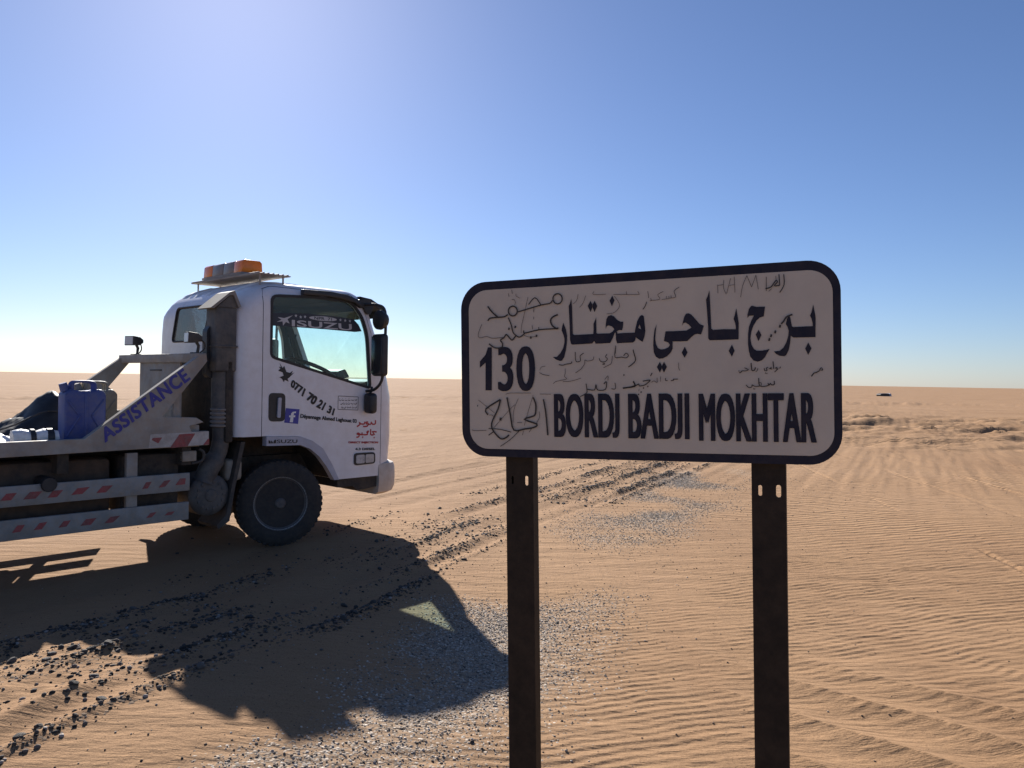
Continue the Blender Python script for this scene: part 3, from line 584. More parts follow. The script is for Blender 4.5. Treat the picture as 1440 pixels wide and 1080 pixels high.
    if detail:
        # wind ripples: short, wavy, forking crests
        al = R(11) + 0.0 * x
        wy = y * math.cos(R(20)) - x * math.sin(R(20))
        wx = x * math.cos(R(20)) + y * math.sin(R(20))
        warp = 0.35 * fbm(x * 0.35, y * 0.35, 81, 2) + 0.10 * fbm(wx * 1.6, wy * 1.3, 83, 2) + 0.050 * fbm(wx * 4.5, wy * 2.6, 84, 2)
        lam = 0.066
        ph = 2 * math.pi * (wy + warp) / lam
        amp = 0.0020 * (0.35 + 1.1 * vnoise(wx * 3.4, wy * 6.0, 85))
        prof = np.sin(ph + 0.5 * np.sin(ph))
        sm = fbm(x * 0.30 + 3, y * 0.22 + 1, 87, 2)
        smooth_zone = sstep(0.02, 0.10, sm)
        mask = sstep(-2.9, -1.6, v - 0.03 * u) * (1 - 0.85 * smooth_zone * sstep(4.5, 6.5, r)) * (1 - sstep(8.0, 12.0, r))
        fade_r = 1 - 0.70 * sstep(0.6, 1.6, x) * (1 - sstep(3.6, 5.2, r))
        z += amp * prof * mask * (1 - g) * fade_r * (1 + 0.04 * r)
        z += 0.0010 * np.sin(ph * 0.8 + 1) * (1 - mask) * (1 - sstep(6, 10, r)) * (1 - dk) * 0.8
        # bigger wind ridges at the near right
        wr = x * math.sin(R(47)) + y * math.cos(R(47)) + 0.22 * fbm(x * 0.7, y * 0.7, 91, 2)
        pr = 2 * math.pi * wr / 0.40
        zr = 1 - np.abs(np.sin(pr * 0.5)) ** 0.8
        z += 0.050 * (zr - 0.4) * sstep(0.9, 1.9, x + 0.10 * (y - 3)) * (1 - sstep(3.9, 5.4, r)) * (0.4 + 0.9 * vnoise(x * 1.1, y * 1.1, 93))
        z += 0.016 * fbm(x * 0.9 + 2, y * 1.2, 94, 2) * (1 - sstep(6, 10, r)) * sstep(-2.4, -1.0, v)
        # grain and trampled sand
        z += 0.010 * fbm(x * 3.0, y * 3.0, 95, 3) * (1 - sstep(10, 20, r))
        z += (0.016 * dk + 0.006 * g) * fbm(x * 14, y * 14, 97, 3)
    z = z * (1 - flat_truck) + 0.002 * flat_truck * fbm(x * 4, y * 4, 99, 2)
    return z, g, dk

# ------------------------------------------------------------------ ground
def build_ground():
    fine = np.radians(np.linspace(-41, 41, 760))
    side = np.radians(np.concatenate([np.linspace(41, 319, 90)[1:-1]]))
    ang = np.concatenate([fine, side])
    rr = [0.25, 0.6, 1.0, 1.4, 1.75, 2.0, 2.2]
    while rr[-1] < 9: rr.append(rr[-1] * 1.0022)
    while rr[-1] < 16: rr.append(rr[-1] * 1.0035)
    while rr[-1] < 70: rr.append(rr[-1] * 1.0095)
    while rr[-1] < 9000: rr.append(rr[-1] * 1.045)
    rr = np.array(rr)
    nA, nR = len(ang), len(rr)
    A, Rr = np.meshgrid(ang, rr)
    X, Y = Rr * np.sin(A), Rr * np.cos(A)
    Z, G, D = terrain(X.ravel(), Y.ravel())
    co = np.stack([X.ravel(), Y.ravel(), Z], 1)
    z0, _, _ = terrain(np.array([0.0]), np.array([0.01]))
    co = np.vstack([co, [[0, 0, z0[0]]]])
    i = np.arange(nR - 1)[:, None] * nA; j = np.arange(nA)[None, :]; j2 = (j + 1) % nA
    quads = np.stack([i + j, i + nA + j, i + nA + j2, i + j2], -1).reshape(-1, 4)
    c = len(co) - 1
    tris = np.stack([np.full(nA, c), np.arange(nA), (np.arange(nA) + 1) % nA], 1)
    nq, ntr = len(quads), len(tris)
    me = bpy.data.meshes.new('ground')
    me.vertices.add(len(co)); me.vertices.foreach_set('co', co.ravel().astype(np.float32))
    me.loops.add(nq * 4 + ntr * 3)
    me.loops.foreach_set('vertex_index', np.concatenate([quads.ravel(), tris.ravel()]).astype(np.int32))
    me.polygons.add(nq + ntr)
    ls = np.concatenate([np.arange(nq) * 4, nq * 4 + np.arange(ntr) * 3])
    me.polygons.foreach_set('loop_start', ls.astype(np.int32))
    me.polygons.foreach_set('use_smooth', np.ones(nq + ntr, bool))
    for nm, arr in (('gravel', G), ('dark', D)):
        at = me.attributes.new(nm, 'FLOAT', 'POINT')
        at.data.foreach_set('value', np.append(arr, 0).astype(np.float32))
    me.update(calc_edges=True); me.validate()
    return me

def sand_material():
    m, nt, b = new_mat('desert_sand')
    N, L = nt.nodes, nt.links
    b.inputs['Roughness'].default_value = 0.95
    b.inputs['Specular IOR Level'].default_value = 0.12
    geo = N.new('ShaderNodeNewGeometry')
    def noise(scale, det=6, rough=0.6, vec=None):
        n = N.new('ShaderNodeTexNoise'); n.inputs['Scale'].default_value = scale; n.inputs['Detail'].default_value = det; n.inputs['Roughness'].default_value = rough
        L.new(vec or geo.outputs['Position'], n.inputs['Vector']); return n.outputs['Fac']
    def ramp(fac, stops):
        r = N.new('ShaderNodeValToRGB'); cr_ = r.color_ramp
        while len(cr_.elements) < len(stops): cr_.elements.new(0.5)
        for e, (p, c) in zip(cr_.elements, stops): e.position = p; e.color = (*c, 1)
        L.new(fac, r.inputs['Fac']); return r.outputs['Color']
    def mix(fac, a, bb, mode='MIX'):
        x = N.new('ShaderNodeMix'); x.data_type = 'RGBA'; x.blend_type = mode
        if isinstance(fac, float): x.inputs['Factor'].default_value = fac
        else: L.new(fac, x.inputs['Factor'])
        for s, v in (('A', a), ('B', bb)):
            if isinstance(v, tuple): x.inputs[s].default_value = (*v, 1)
            else: L.new(v, x.inputs[s])
        return x.outputs['Result']
    def math_(op, a, bb):
        x = N.new('ShaderNodeMath'); x.operation = op
        for k, v in enumerate((a, bb)):
            if isinstance(v, (int, float)): x.inputs[k].default_value = v
            else: L.new(v, x.inputs[k])
        return x.outputs[0]
    c = ramp(noise(0.22, 8, 0.6), [(0.30, SAND[0]), (0.52, SAND[1]), (0.72, SAND[2])])
    # streaks of coarser, greyer sand drawn out along the old tracks
    mp = N.new('ShaderNodeMapping'); mp.inputs['Rotation'].default_value = (0, 0, R(27)); mp.inputs['Scale'].default_value = (1.1, 0.07, 1)
    L.new(geo.outputs['Position'], mp.inputs['Vector'])
    st = noise(1.0, 6, 0.6, mp.outputs['Vector'])
    stm = N.new('ShaderNodeMapRange'); stm.inputs['From Min'].default_value = 0.50; stm.inputs['From Max'].default_value = 0.70; stm.inputs['To Max'].default_value = 0.40
    L.new(st, stm.inputs['Value'])
    c = mix(stm.outputs['Result'], c, (SAND[0][0] * .86, SAND[0][1] * .84, SAND[0][2] * .84))
    # grain speckle
    sp = noise(420, 2, 0.5)
    c = mix(0.55, c, ramp(sp, [(0.36, (0.50, 0.47, 0.45)), (0.5, (1, 1, 1)), (0.68, (1.25, 1.25, 1.23))]), 'MULTIPLY')
    c = mix(0.50, c, ramp(noise(95, 3, 0.6), [(0.30, (0.45, 0.42, 0.40)), (0.44, (1, 1, 1)), (0.75, (1.14, 1.13, 1.12))]), 'MULTIPLY')
    # pale gravel
    ga = N.new('ShaderNodeAttribute'); ga.attribute_name = 'gravel'
    da = N.new('ShaderNodeAttribute'); da.attribute_name = 'dark'
    c = mix(math_('MULTIPLY', ga.outputs['Fac'], 0.55), c, (0.33, 0.265, 0.20))
    vo = N.new('ShaderNodeTexVoronoi'); vo.inputs['Scale'].default_value = 85; vo.inputs['Randomness'].default_value = 1
    L.new(geo.outputs['Position'], vo.inputs['Vector'])
    sep = N.new('ShaderNodeSeparateColor'); L.new(vo.outputs['Color'], sep.inputs[0])
    gc = ramp(sep.outputs[0], [(0.0, (0.08, 0.07, 0.062)), (0.2, (0.18, 0.15, 0.122)), (0.55, (0.31, 0.255, 0.205)), (0.9, (0.42, 0.365, 0.31)), (1.0, (0.52, 0.48, 0.43))])
    keep = math_('GREATER_THAN', math_('ADD', math_('MULTIPLY', ga.outputs['Fac'], 0.8), math_('MULTIPLY', sep.outputs[1], -1.0)), 0.02)
    c = mix(math_('MULTIPLY', keep, 0.85), c, gc)
    vd = N.new('ShaderNodeTexVoronoi'); vd.inputs['Scale'].default_value = 60
    L.new(geo.outputs['Position'], vd.inputs['Vector'])
    sd = N.new('ShaderNodeSeparateColor'); L.new(vd.outputs['Color'], sd.inputs[0])
    dc = ramp(sd.outputs[0], [(0.0, (0.025, 0.022, 0.02)), (0.5, (0.07, 0.06, 0.052)), (1.0, (0.2, 0.15, 0.11))])
    keepd = math_('GREATER_THAN', math_('ADD', math_('MULTIPLY', da.outputs['Fac'], 0.55), math_('MULTIPLY', sd.outputs[1], -1.0)), 0.06)
    c = mix(math_('MULTIPLY', keepd, 0.8), c, dc)
    L.new(c, b.inputs['Base Color'])
    # fine relief: grain, plus pebbles where there is gravel
    hgt = math_('ADD', math_('MULTIPLY', noise(150, 4, 0.6), 0.0035), math_('MULTIPLY', noise(26, 5, 0.6), 0.006))
    peb = math_('MULTIPLY', math_('SUBTRACT', 0.6, vo.outputs['Distance']), math_('MULTIPLY', keep, 0.010))
    pbd = math_('MULTIPLY', math_('SUBTRACT', 0.6, vd.outputs['Distance']), math_('MULTIPLY', keepd, 0.012))
    hgt = math_('ADD', hgt, math_('ADD', peb, pbd))
    # far away, ripples and scuffs too small for the mesh
    mp2 = N.new('ShaderNodeMapping'); mp2.inputs['Rotation'].default_value = (0, 0, R(-10)); mp2.inputs['Scale'].default_value = (0.9, 4.0, 1)
    L.new(geo.outputs['Position'], mp2.inputs['Vector'])
    hgt = math_('ADD', hgt, math_('MULTIPLY', noise(1.6, 6, 0.62, mp2.outputs['Vector']), 0.045))
    hgt = math_('ADD', hgt, math_('MULTIPLY', noise(0.9, 7, 0.65, mp.outputs['Vector']), 0.05))
    # wind ripples beyond the reach of the fine mesh
    mp3 = N.new('ShaderNodeMapping'); mp3.inputs['Rotation'].default_value = (0, 0, R(-20))
    L.new(geo.outputs['Position'], mp3.inputs['Vector'])
    wt = N.new('ShaderNodeTexWave'); wt.wave_type = 'BANDS'; wt.bands_direction = 'Y'
    for k_, v_ in (('Scale', 2.9), ('Distortion', 5.0), ('Detail', 2.0), ('Detail Scale', 0.9), ('Detail Roughness', 0.5)): wt.inputs[k_].default_value = v_
    L.new(mp3.outputs['Vector'], wt.inputs['Vector'])
    ln = N.new('ShaderNodeVectorMath'); ln.operation = 'LENGTH'; L.new(geo.outputs['Position'], ln.inputs[0])
    def rng_(a, b_, c_, d_):
        q = N.new('ShaderNodeMapRange'); q.interpolation_type = 'SMOOTHSTEP'
        q.inputs['From Min'].default_value = a; q.inputs['From Max'].default_value = b_; q.inputs['To Min'].default_value = c_; q.inputs['To Max'].default_value = d_
        L.new(ln.outputs['Value'], q.inputs['Value']); return q.outputs['Result']
    sx = N.new('ShaderNodeSeparateXYZ'); L.new(geo.outputs['Position'], sx.inputs[0])
    side_ = math_('GREATER_THAN', math_('SUBTRACT', math_('MULTIPLY', sx.outputs['X'], math.cos(R(27))), math_('MULTIPLY', sx.outputs['Y'], math.sin(R(27)))), -2.2)
    msk = N.new('ShaderNodeMapRange'); msk.inputs['From Min'].default_value = 0.42; msk.inputs['From Max'].default_value = 0.56
    L.new(noise(0.35, 3, 0.5), msk.inputs['Value'])
    rip = math_('MULTIPLY', math_('MULTIPLY', rng_(6.5, 10, 0, 1), rng_(18, 40, 1, 0)), math_('MULTIPLY', side_, msk.outputs['Result']))
    hgt = math_('ADD', hgt, math_('MULTIPLY', math_('MULTIPLY', wt.outputs['Fac'], rip), 0.012))
    bp = N.new('ShaderNodeBump'); bp.inputs['Strength'].default_value = 0.8; bp.inputs['Distance'].default_value = 1.0
    L.new(hgt, bp.inputs['Height']); L.new(bp.outputs['Normal'], b.inputs['Normal'])
    return m

SAND = ((0.265, 0.155, 0.083), (0.308, 0.186, 0.101), (0.338, 0.208, 0.118))
MT['sand'] = sand_material()
gme = build_ground()
gme.materials.append(MT['sand'])
ground = tag(link('ground', gme), kind='structure')

def zat(x, y):
    return float(terrain(np.array([x]), np.array([y]))[0][0])

# ------------------------------------------------------------------ the road sign
def plate(bm, outer, holes, t, y0):
    """flat plate in local x/z with real holes, thickness t from y0 away from the viewer"""
    v, f = curve_fill([outer] + holes)
    b2 = bmesh.new()
    vs = [b2.verts.new((a, y0, b)) for a, b in v]
    fs = []
    for k in f:
        try: fs.append(b2.faces.new([vs[i] for i in k]))
        except ValueError: pass
    ex = bmesh.ops.extrude_face_region(b2, geom=fs)
    bmesh.ops.translate(b2, vec=(0, t, 0), verts=[g for g in ex['geom'] if isinstance(g, bmesh.types.BMVert)])
    bmesh.ops.recalc_face_normals(b2, faces=b2.faces)
    merge(bm, b2)

def rrect(x0, x1, z0, z1, r, n=8):
    out = []
    for cx, cz, a0 in ((x1 - r, z1 - r, 0), (x0 + r, z1 - r, 90), (x0 + r, z0 + r, 180), (x1 - r, z0 + r, 270)):
        for k in range(n + 1):
            t = R(a0 + 90 * k / n); out.append((cx + r * math.cos(t), cz + r * math.sin(t)))
    return out

def build_sign():
    root = bpy.data.objects.new('road_sign', None); root.empty_display_size = 0.1
    COL.objects.link(root)
    ex, ez = Vector(SIGN_X), Vector(SIGN_Z); ey = ez.cross(ex)
    mw = Matrix((ex, ey, ez)).transposed().to_4x4(); 
    base = Vector(SIGN_O) - ez * 1.371
    mw.translation = base
    root.matrix_world = mw
    Z0 = 1.371
    tag(root, 'white place-name sign with navy border, scribbled over in pen, on two dark steel posts', 'road sign')
    def panel(bm):
        b2 = bmesh.new()
        P = rrect(-0.558, 0.558, 0, 0.55, 0.085, 10)
        v0 = [b2.verts.new((a, 0.0, Z0 + b)) for a, b in P]
        v1 = [b2.verts.new((a, 0.028, Z0 + b)) for a, b in P]
        b2.faces.new(v0); n = len(P)
        for i in range(n): b2.faces.new((v0[i], v0[(i + 1) % n], v1[(i + 1) % n], v1[i]))
        Q = rrect(-0.552, 0.552, 0.006, 0.544, 0.08, 10)
        v2 = [b2.verts.new((a, 0.028, Z0 + b)) for a, b in Q]
        v3 = [b2.verts.new((a, 0.004, Z0 + b)) for a, b in Q]
        for i in range(n):
            b2.faces.new((v1[i], v1[(i + 1) % n], v2[(i + 1) % n], v2[i]))
            b2.faces.new((v2[i], v2[(i + 1) % n], v3[(i + 1) % n], v3[i]))
        b2.faces.new(v3)
        bmesh.ops.bevel(b2, geom=[e for e in b2.edges if all(abs(q.co.y) < 1e-6 for q in e.verts)], offset=0.004, segments=3, affect='EDGES')
        merge(bm, b2)
    pn = obj('panel', panel, 'navy', root, angle=50)
    face = obj('face', lambda bm: a_prism(bm, [(a, Z0 + b) for a, b in rrect(-0.530, 0.538, 0.0245, 0.5235, 0.062, 10)], -0.0015, 0.001), 'signface', pn, smooth=False)
    put = lambda a, b: (a, -0.0032, Z0 + b)
    v, f = curve_fill([[(a / 1000, b / 1000) for a, b in p] for p in SIGN_ARABIC])
    for pv, pf in pieces(v, f): print_on('arabic_letter', pv, pf, put, 'navy', pn)
    for w, x0, x1, z0, z1 in SIGN_WORDS:
        v, f = text_fill(w, spacing=1.06)
        for pv, pf in pieces(v, f):
            zz = [p[1] for p in pv]; l_, h_ = min(zz), max(zz)
            pv = [(p[0], (p[1] - l_) / (h_ - l_)) for p in pv]      # all capitals stand on one line
            print_bold('letter', pv, pf, lambda a, b: put((x0 + (x1 - x0) * a) / 1000, (z0 + (z1 - z0) * b) / 1000), 3.3 / (x1 - x0), 1.2 / (z1 - z0), 'navy', pn)
    bold_s = [[s[0] * 1.45] + s[1:] for s in SIGN_SCRIBBLES if s[0] >= 1.5]
    thin_s = [[max(s[0] * 1.35, 1.5)] + s[1:] for s in SIGN_SCRIBBLES if s[0] < 1.5]
    for s_ in bold_s:
        v, f = strokes_mesh([s_], 0.001)
        print_on('pen_stroke', v, f, lambda a, b: (a, -0.0062, Z0 + b), 'marker', pn)
    for s_ in thin_s:
        v, f = strokes_mesh([s_], 0.001)
        print_on('faint_pen_stroke', v, f, lambda a, b: (a, -0.0055, Z0 + b), 'marker_faint', pn)
    for (x0, x1, slots) in ((-0.421, -0.330, ((-0.400, -0.075, .009, .026), (-0.352, -0.0755, .011, .030))), (0.3225, 0.4135, ((0.3455, -0.078, .010, .030), (0.394, -0.078, .013, .034)))):
        def post(bm):
            zb, zt = -0.45, Z0 + 0.50
            holes = [rrect(sx - w / 2, sx + w / 2, Z0 + sz - h / 2, Z0 + sz + h / 2, w * 0.45, 4) for sx, sz, w, h in slots]
            plate(bm, [(x0, zb), (x1, zb), (x1, zt), (x0, zt)], holes, 0.004, 0.0305)
            a_box(bm, (x0, 0.0349, zb), (x0 + 0.004, 0.075, zt))
            a_box(bm, (x1 - 0.004, 0.0349, zb), (x1, 0.075, zt))
            a_box(bm, (x0 + 0.0045, 0.071, zb), (x0 + 0.014, 0.075, zt))
            a_box(bm, (x1 - 0.014, 0.071, zb), (x1 - 0.0045, 0.075, zt))
        obj('post', post, 'post', root, smooth=False)
    return root
build_sign()

# ------------------------------------------------------------------ the truck
truck = empty('tow_truck', (TW[0], TW[1], 0.0), R(90 - 43))
tag(truck, 'white flatbed recovery truck with amber light bar and blue lettering along its ramp', 'truck')
side = lambda a, b: (a, -0.0025, b)
CW = 1.68

def interp(t, tab):
    return float(np.interp(t, [a for a, _ in tab], [b for _, b in tab]))
XF = [(.5, 1.31), (.62, 1.33), (1.0, 1.36), (1.4, 1.355), (1.7, 1.285), (2.29, 1.05), (2.45, .97), (2.6, .90)]

def cab_ring(z, ins, scale=1.0):
    xf = interp(z, XF) - ins; xr = -0.48 + ins; y0 = ins; y1 = CW - ins
    rf = max(0.24 - ins, 0.05); rr_ = max(interp(z, [(1.9, .11), (2.3, .17), (2.45, .26)]) - ins * .5, 0.04)
    pts = []
    for k in range(9): pts.append((xr + rr_ + (xf - rf - xr - rr_) * k / 8, y0))
    for k in range(1, 9):
        t = R(-90 + 90 * k / 9); pts.append((xf - rf + rf * math.cos(t), y0 + rf + rf * math.sin(t)))
    for k in range(0, 9):
        y = y0 + rf + (y1 - y0 - 2 * rf) * k / 8
        s = (y - CW / 2) / ((y1 - y0 - 2 * rf) / 2)
        pts.append((xf + 0.035 * (1 - s * s), y))
    for k in range(1, 9):
        t = R(90 * k / 9); pts.append((xf - rf + rf * math.cos(t), y1 - rf + rf * math.sin(t)))
    for k in range(9): pts.append((xf - rf - (xf - rf - xr - rr_) * k / 8, y1))
    for k in range(1, 6):
        t = R(90 + 90 * k / 6); pts.append((xr + rr_ + rr_ * math.cos(t), y1 - rr_ + rr_ * math.sin(t)))
    for k in range(5): pts.append((xr, y1 - rr_ - (y1 - y0 - 2 * rr_) * k / 4))
    for k in range(1, 6):
        t = R(180 + 90 * k / 6); pts.append((xr + rr_ + rr_ * math.cos(t), y0 + rr_ + rr_ * math.sin(t)))
    out = []
    for x, y in pts:
        x = 0.22 + (x - 0.22) * scale; y = CW / 2 + (y - CW / 2) * scale
        out.append((x, y, z - roof_drop(x) * float(sstep(2.05, 2.40, np.array(z)))))
    return out

def roof_drop(x):
    return max(0.0, -0.10 - x) * 0.36

def loft(bm, rings):
    R_ = [[bm.verts.new(p) for p in r] for r in rings]
    n = len(R_[0])
    for a, b in zip(R_[:-1], R_[1:]):
        for k in range(n): bm.faces.new((a[k], a[(k + 1) % n], b[(k + 1) % n], b[k]))
    bm.faces.new(R_[0][::-1])
    top = R_[-1]
    c = Vector((0, 0, 0))
    for q in top: c += q.co
    cv = bm.verts.new(c / n)
    for k in range(n): bm.faces.new((top[k], top[(k + 1) % n], cv))

def cab_outer(bm):
    rings = [cab_ring(z, i) for z, i in ((0.585, 0), (0.8, 0), (1.0, 0), (1.2, 0), (1.4, 0), (1.55, 0), (1.7, 0), (2.0, 0), (2.2, 0), (2.29, 0.002), (2.36, .014), (2.42, .045), (2.458, .09), (2.482, .17))]
    rings += [cab_ring(2.482 + d, .17, s) for d, s in ((.008, .75), (.013, .5), (.015, .25))]
    loft(bm, rings)

def cab_inner(bm):
    rings = [cab_ring(z, i) for z, i in ((1.15, .05), (1.4, .05), (1.7, .05), (2.0, .05), (2.29, .055), (2.36, .07), (2.405, .12))]
    rings += [cab_ring(2.405 + d, .12, s) for d, s in ((.01, .7), (.014, .3))]
    loft(bm, rings)

WIN = rounded([(-.147, 1.775), (-.147, 2.345), (.3, 2.368), (.735, 2.362), (.865, 2.22), (.937, 2.05), (.985, 1.487), (-.06, 1.752)], [.05, .07, .02, .09, .05, .1, .05, .1], 4)
ARCH = [(-1.2, .2), (-1.2, 1.047), (-.2, 1.047), (.17, 1.030), (.30, .985), (.42, .905), (.53, .738), (.612, .58), (.612, .2)]
DOOR = [(-.226, 1.0), (-.226, 2.33), (-.205, 2.40), (-.13, 2.43), (.74, 2.43), (.87, 2.34), (.99, 2.05), (1.118, 1.69), (1.118, .50), (.60, .50)]
def grow(poly, d):
    c = Vector((sum(p[0] for p in poly) / len(poly), sum(p[1] for p in poly) / len(poly)))
    out = []
    n = len(poly)
    for i in range(n):
        a, p, b = Vector(poly[i - 1]), Vector(poly[i]), Vector(poly[(i + 1) % n])
        n1 = (p - a).normalized(); n2 = (b - p).normalized()
        k1 = Vector((-n1.y, n1.x)); k2 = Vector((-n2.y, n2.x))
        m = (k1 + k2)
        m = m / max(m.dot(k1), 0.3)
        out.append(tuple(p + m * d))
    return out
def area(p): return sum(p[i - 1][0] * p[i][1] - p[i][0] * p[i - 1][1] for i in range(len(p)))
def growo(poly, d):       # outwards whatever the winding
    return grow(poly, d if area(poly) < 0 else -d)

from mathutils.bvhtree import BVHTree
shell = mesh_of(cab_outer)
_bo = bmesh.new(); _bo.from_mesh(shell); OUTER = BVHTree.FromBMesh(_bo); _bo.free()
shell = boolean(shell, mesh_of(lambda bm: a_prism(bm, ARCH, -.5, 2.3)), 'DIFFERENCE')
shell = boolean(shell, mesh_of(cab_inner), 'DIFFERENCE')
shell = boolean(shell, mesh_of(lambda bm: a_prism(bm, WIN, -.5, 2.3)), 'DIFFERENCE')
shell = boolean(shell, mesh_of(lambda bm: a_prism(bm, rounded([(.13, 1.52), (.13, 2.30), (1.55, 2.30), (1.55, 1.52)], .07), .80, 2.0, 'x')), 'DIFFERENCE')
shell = boolean(shell, mesh_of(lambda bm: a_prism(bm, rounded([(.64, 1.925), (.52, 2.255), (1.22, 2.255), (1.33, 1.925)], .05), -1.0, -.30, 'x')), 'DIFFERENCE')
doorR = boolean(shell.copy(), mesh_of(lambda bm: a_prism(bm, DOOR, -.4, .115)), 'INTERSECT')
doorL = boolean(shell.copy(), mesh_of(lambda bm: a_prism(bm, DOOR, CW - .115, CW + .4)), 'INTERSECT')
body = boolean(shell, mesh_of(lambda bm: a_prism(bm, growo(DOOR, .006), -.4, .12)), 'DIFFERENCE')
body = boolean(body, mesh_of(lambda bm: a_prism(bm, growo(DOOR, .006), CW - .12, CW + .4)), 'DIFFERENCE')
for m_ in (body, doorR, doorL):
    m_.materials.clear(); m_.materials.append(MT['white']); smooth_mesh(m_, 32)
for m_ in (body, doorR, doorL):
    m_.materials.append(MT['lining'])
    for p_ in m_.polygons:
        hit = OUTER.find_nearest(p_.center)
        if p_.center.z > 1.1 and hit[3] is not None and hit[3] > .030: p_.material_index = 1
cab = link('cab_body', body, truck)
dR = link('door', doorR, truck); dL_ = link('door', doorL, truck)
tag(dR, 'white door covered in lettering')

def pane(name, poly, y0, t, parent, axis='y', material='glass'):
    return obj(name, lambda bm: a_prism(bm, poly, y0, y0 + t, axis), material, parent, smooth=False)
pane('window_pane', growo(WIN, .012), .022, .004, dR)
pane('window_pane', growo(WIN, .012), CW - .026, .004, dL_)
def seal(bm):
    o, i = growo(WIN, .010), growo(WIN, -.016)
    n = len(o)
    for a, b in ((-.003, .014),):
        V = [[bm.verts.new((p[0], y, p[1])) for p in q] for q, y in ((o, a), (i, a), (i, b), (o, b))]
        for k in range(n):
            for s in range(4):
                A, B = V[s], V[(s + 1) % 4]
                bm.faces.new((A[k], A[(k + 1) % n], B[(k + 1) % n], B[k]))
obj('window_seal', seal, 'seal', dR)
# windscreen and rear window panes
def xw(z): return interp(z, XF)
obj('windscreen', lambda bm: a_prism(bm, [(xw(1.50) - .03, 1.50), (xw(2.32) - .03, 2.32), (xw(2.32) - .024, 2.32), (xw(1.50) - .024, 1.50)], .12, 1.56), 'glass', truck, smooth=False)
rw = pane('rear_window', rounded([(.63, 1.915), (.51, 2.265), (1.23, 2.265), (1.34, 1.915)], .05), -.474, .004, truck, 'x', 'rearglass')
def rseal(bm):
    P = rounded([(.64, 1.925), (.52, 2.255), (1.22, 2.255), (1.33, 1.925)], .05)
    a_tube(bm, [(-.482, a, b) for a, b in P] + [(-.482, *P[0])], .010, 6, caps=False)
obj('window_seal', rseal, 'seal', rw)

# door furniture
hd_ = part_prism('handle_recess', rounded([(-.163, 1.18), (-.163, 1.445), (.007, 1.44), (.007, 1.178)], .045), -.004, .01, 'black', dR)
part_prism('handle', rounded([(-.082, 1.215), (-.072, 1.40), (-.040, 1.40), (-.048, 1.213)], .012), -.020, -.003, 'trim', dR)
lp = part_prism('side_lamp', rounded([(.788, .71), (.79, .835), (1.048, .832), (1.05, .715)], .035), -.012, .01, 'black', dR)
part_prism('lamp_lens', rounded([(.81, .728), (.81, .815), (.915, .815), (.915, .728)], .02), -.016, -.010, 'lamp', lp)
part_prism('lamp_lens', rounded([(.925, .728), (.925, .815), (1.03, .813), (1.03, .73)], .02), -.015, -.010, 'whitetape', lp)
part_prism('rain_visor', [(.165, 2.375), (.165, 2.425), (.46, 2.432), (.66, 2.415), (.80, 2.375), (.86, 2.315), (.83, 2.30), (.75, 2.345), (.6, 2.372), (.42, 2.382)], -.045, .02, 'black', dR, bev=.003)

# lettering on the door
def tq(text, q, material, parent, bold=0.01, sp=1.0, name='lettering'):
    v, f = text_fill(text, 0.0, sp)
    w_ = abs(q[1][0] - q[0][0]); h_ = max(abs(q[3][1] - q[0][1]), 10)
    return print_bold(name, v, f, quad_map(q, side), 2.2 / w_, 1.2 / h_, material, parent)
v, f = curve_fill([[(a / 1000, b / 1000) for a, b in DOOR_EAGLE]]); print_on('bird_emblem', v, f, side, 'decal_black', dR)
v, f = text_fill('0771 70 21 31')
lo_, hi_ = PHONE
def phone(u, w):
    def at(L_, s):
        xs = [0, .30, .62, 1.0]
        return Vector((np.interp(s, xs, [p[0] for p in L_]), np.interp(s, xs, [p[1] for p in L_])))
    p = (at(lo_, u) * (1 - w) + at(hi_, u) * w) * .001
    return side(p.x, p.y)
print_bold('phone_lettering', v, f, phone, .009, .05, 'decal_black', dR)
tq('Dépannage Ahmed Laghouat 03', DEPAN, 'decal_black', dR, .012)
fb = obj('blue_badge', lambda bm: a_prism(bm, [(a / 1000, b / 1000) for a, b in FB], -.0018, .002), 'decal_blue', dR, smooth=False)
v, f = curve_fill([[(a / 1000, b / 1000) for a, b in FBF]]); print_on('badge_letter', v, f, lambda a, b: (a, -.0034, b), 'decal_white', dR)
v, f = strokes_mesh([[15] + p[1:] for p in DOOR_RED], .001, 2); print_on('arabic_lettering', v, f, side, 'decal_red', dR)
tq('DIRECT INJECTION', DIRECT, 'decal_red', dR, .02)
tq('4.3 DIESEL', DIESEL, 'decal_black', dR, .02)
sq = [Vector((a, b)) * .001 for a, b in STAMP]
frame_s = [[5] + [tuple(p * 1000) for p in (sq[0], sq[1])], [5] + [tuple(p * 1000) for p in (sq[1], sq[2])], [5] + [tuple(p * 1000) for p in (sq[2], sq[3])], [5] + [tuple(p * 1000) for p in (sq[3], sq[0])]]
rng = random.Random(5)
for row in range(3):
    zb = 1372 - row * 38
    x = 815
    while x > 620:
        w = rng.uniform(14, 34)
        frame_s.append([6, (x, zb + rng.uniform(0, 12)), (x - w * .3, zb - 5), (x - w, zb + rng.uniform(-3, 4))])
        if rng.random() < .5: frame_s.append([6, (x - w * .5, zb + 15), (x - w * .5 - 4, zb + 13)])
        x -= w + rng.uniform(5, 12)
v, f = strokes_mesh(frame_s, .001, 2); print_on('stamp_lettering', v, f, side, 'decal_black', dR)
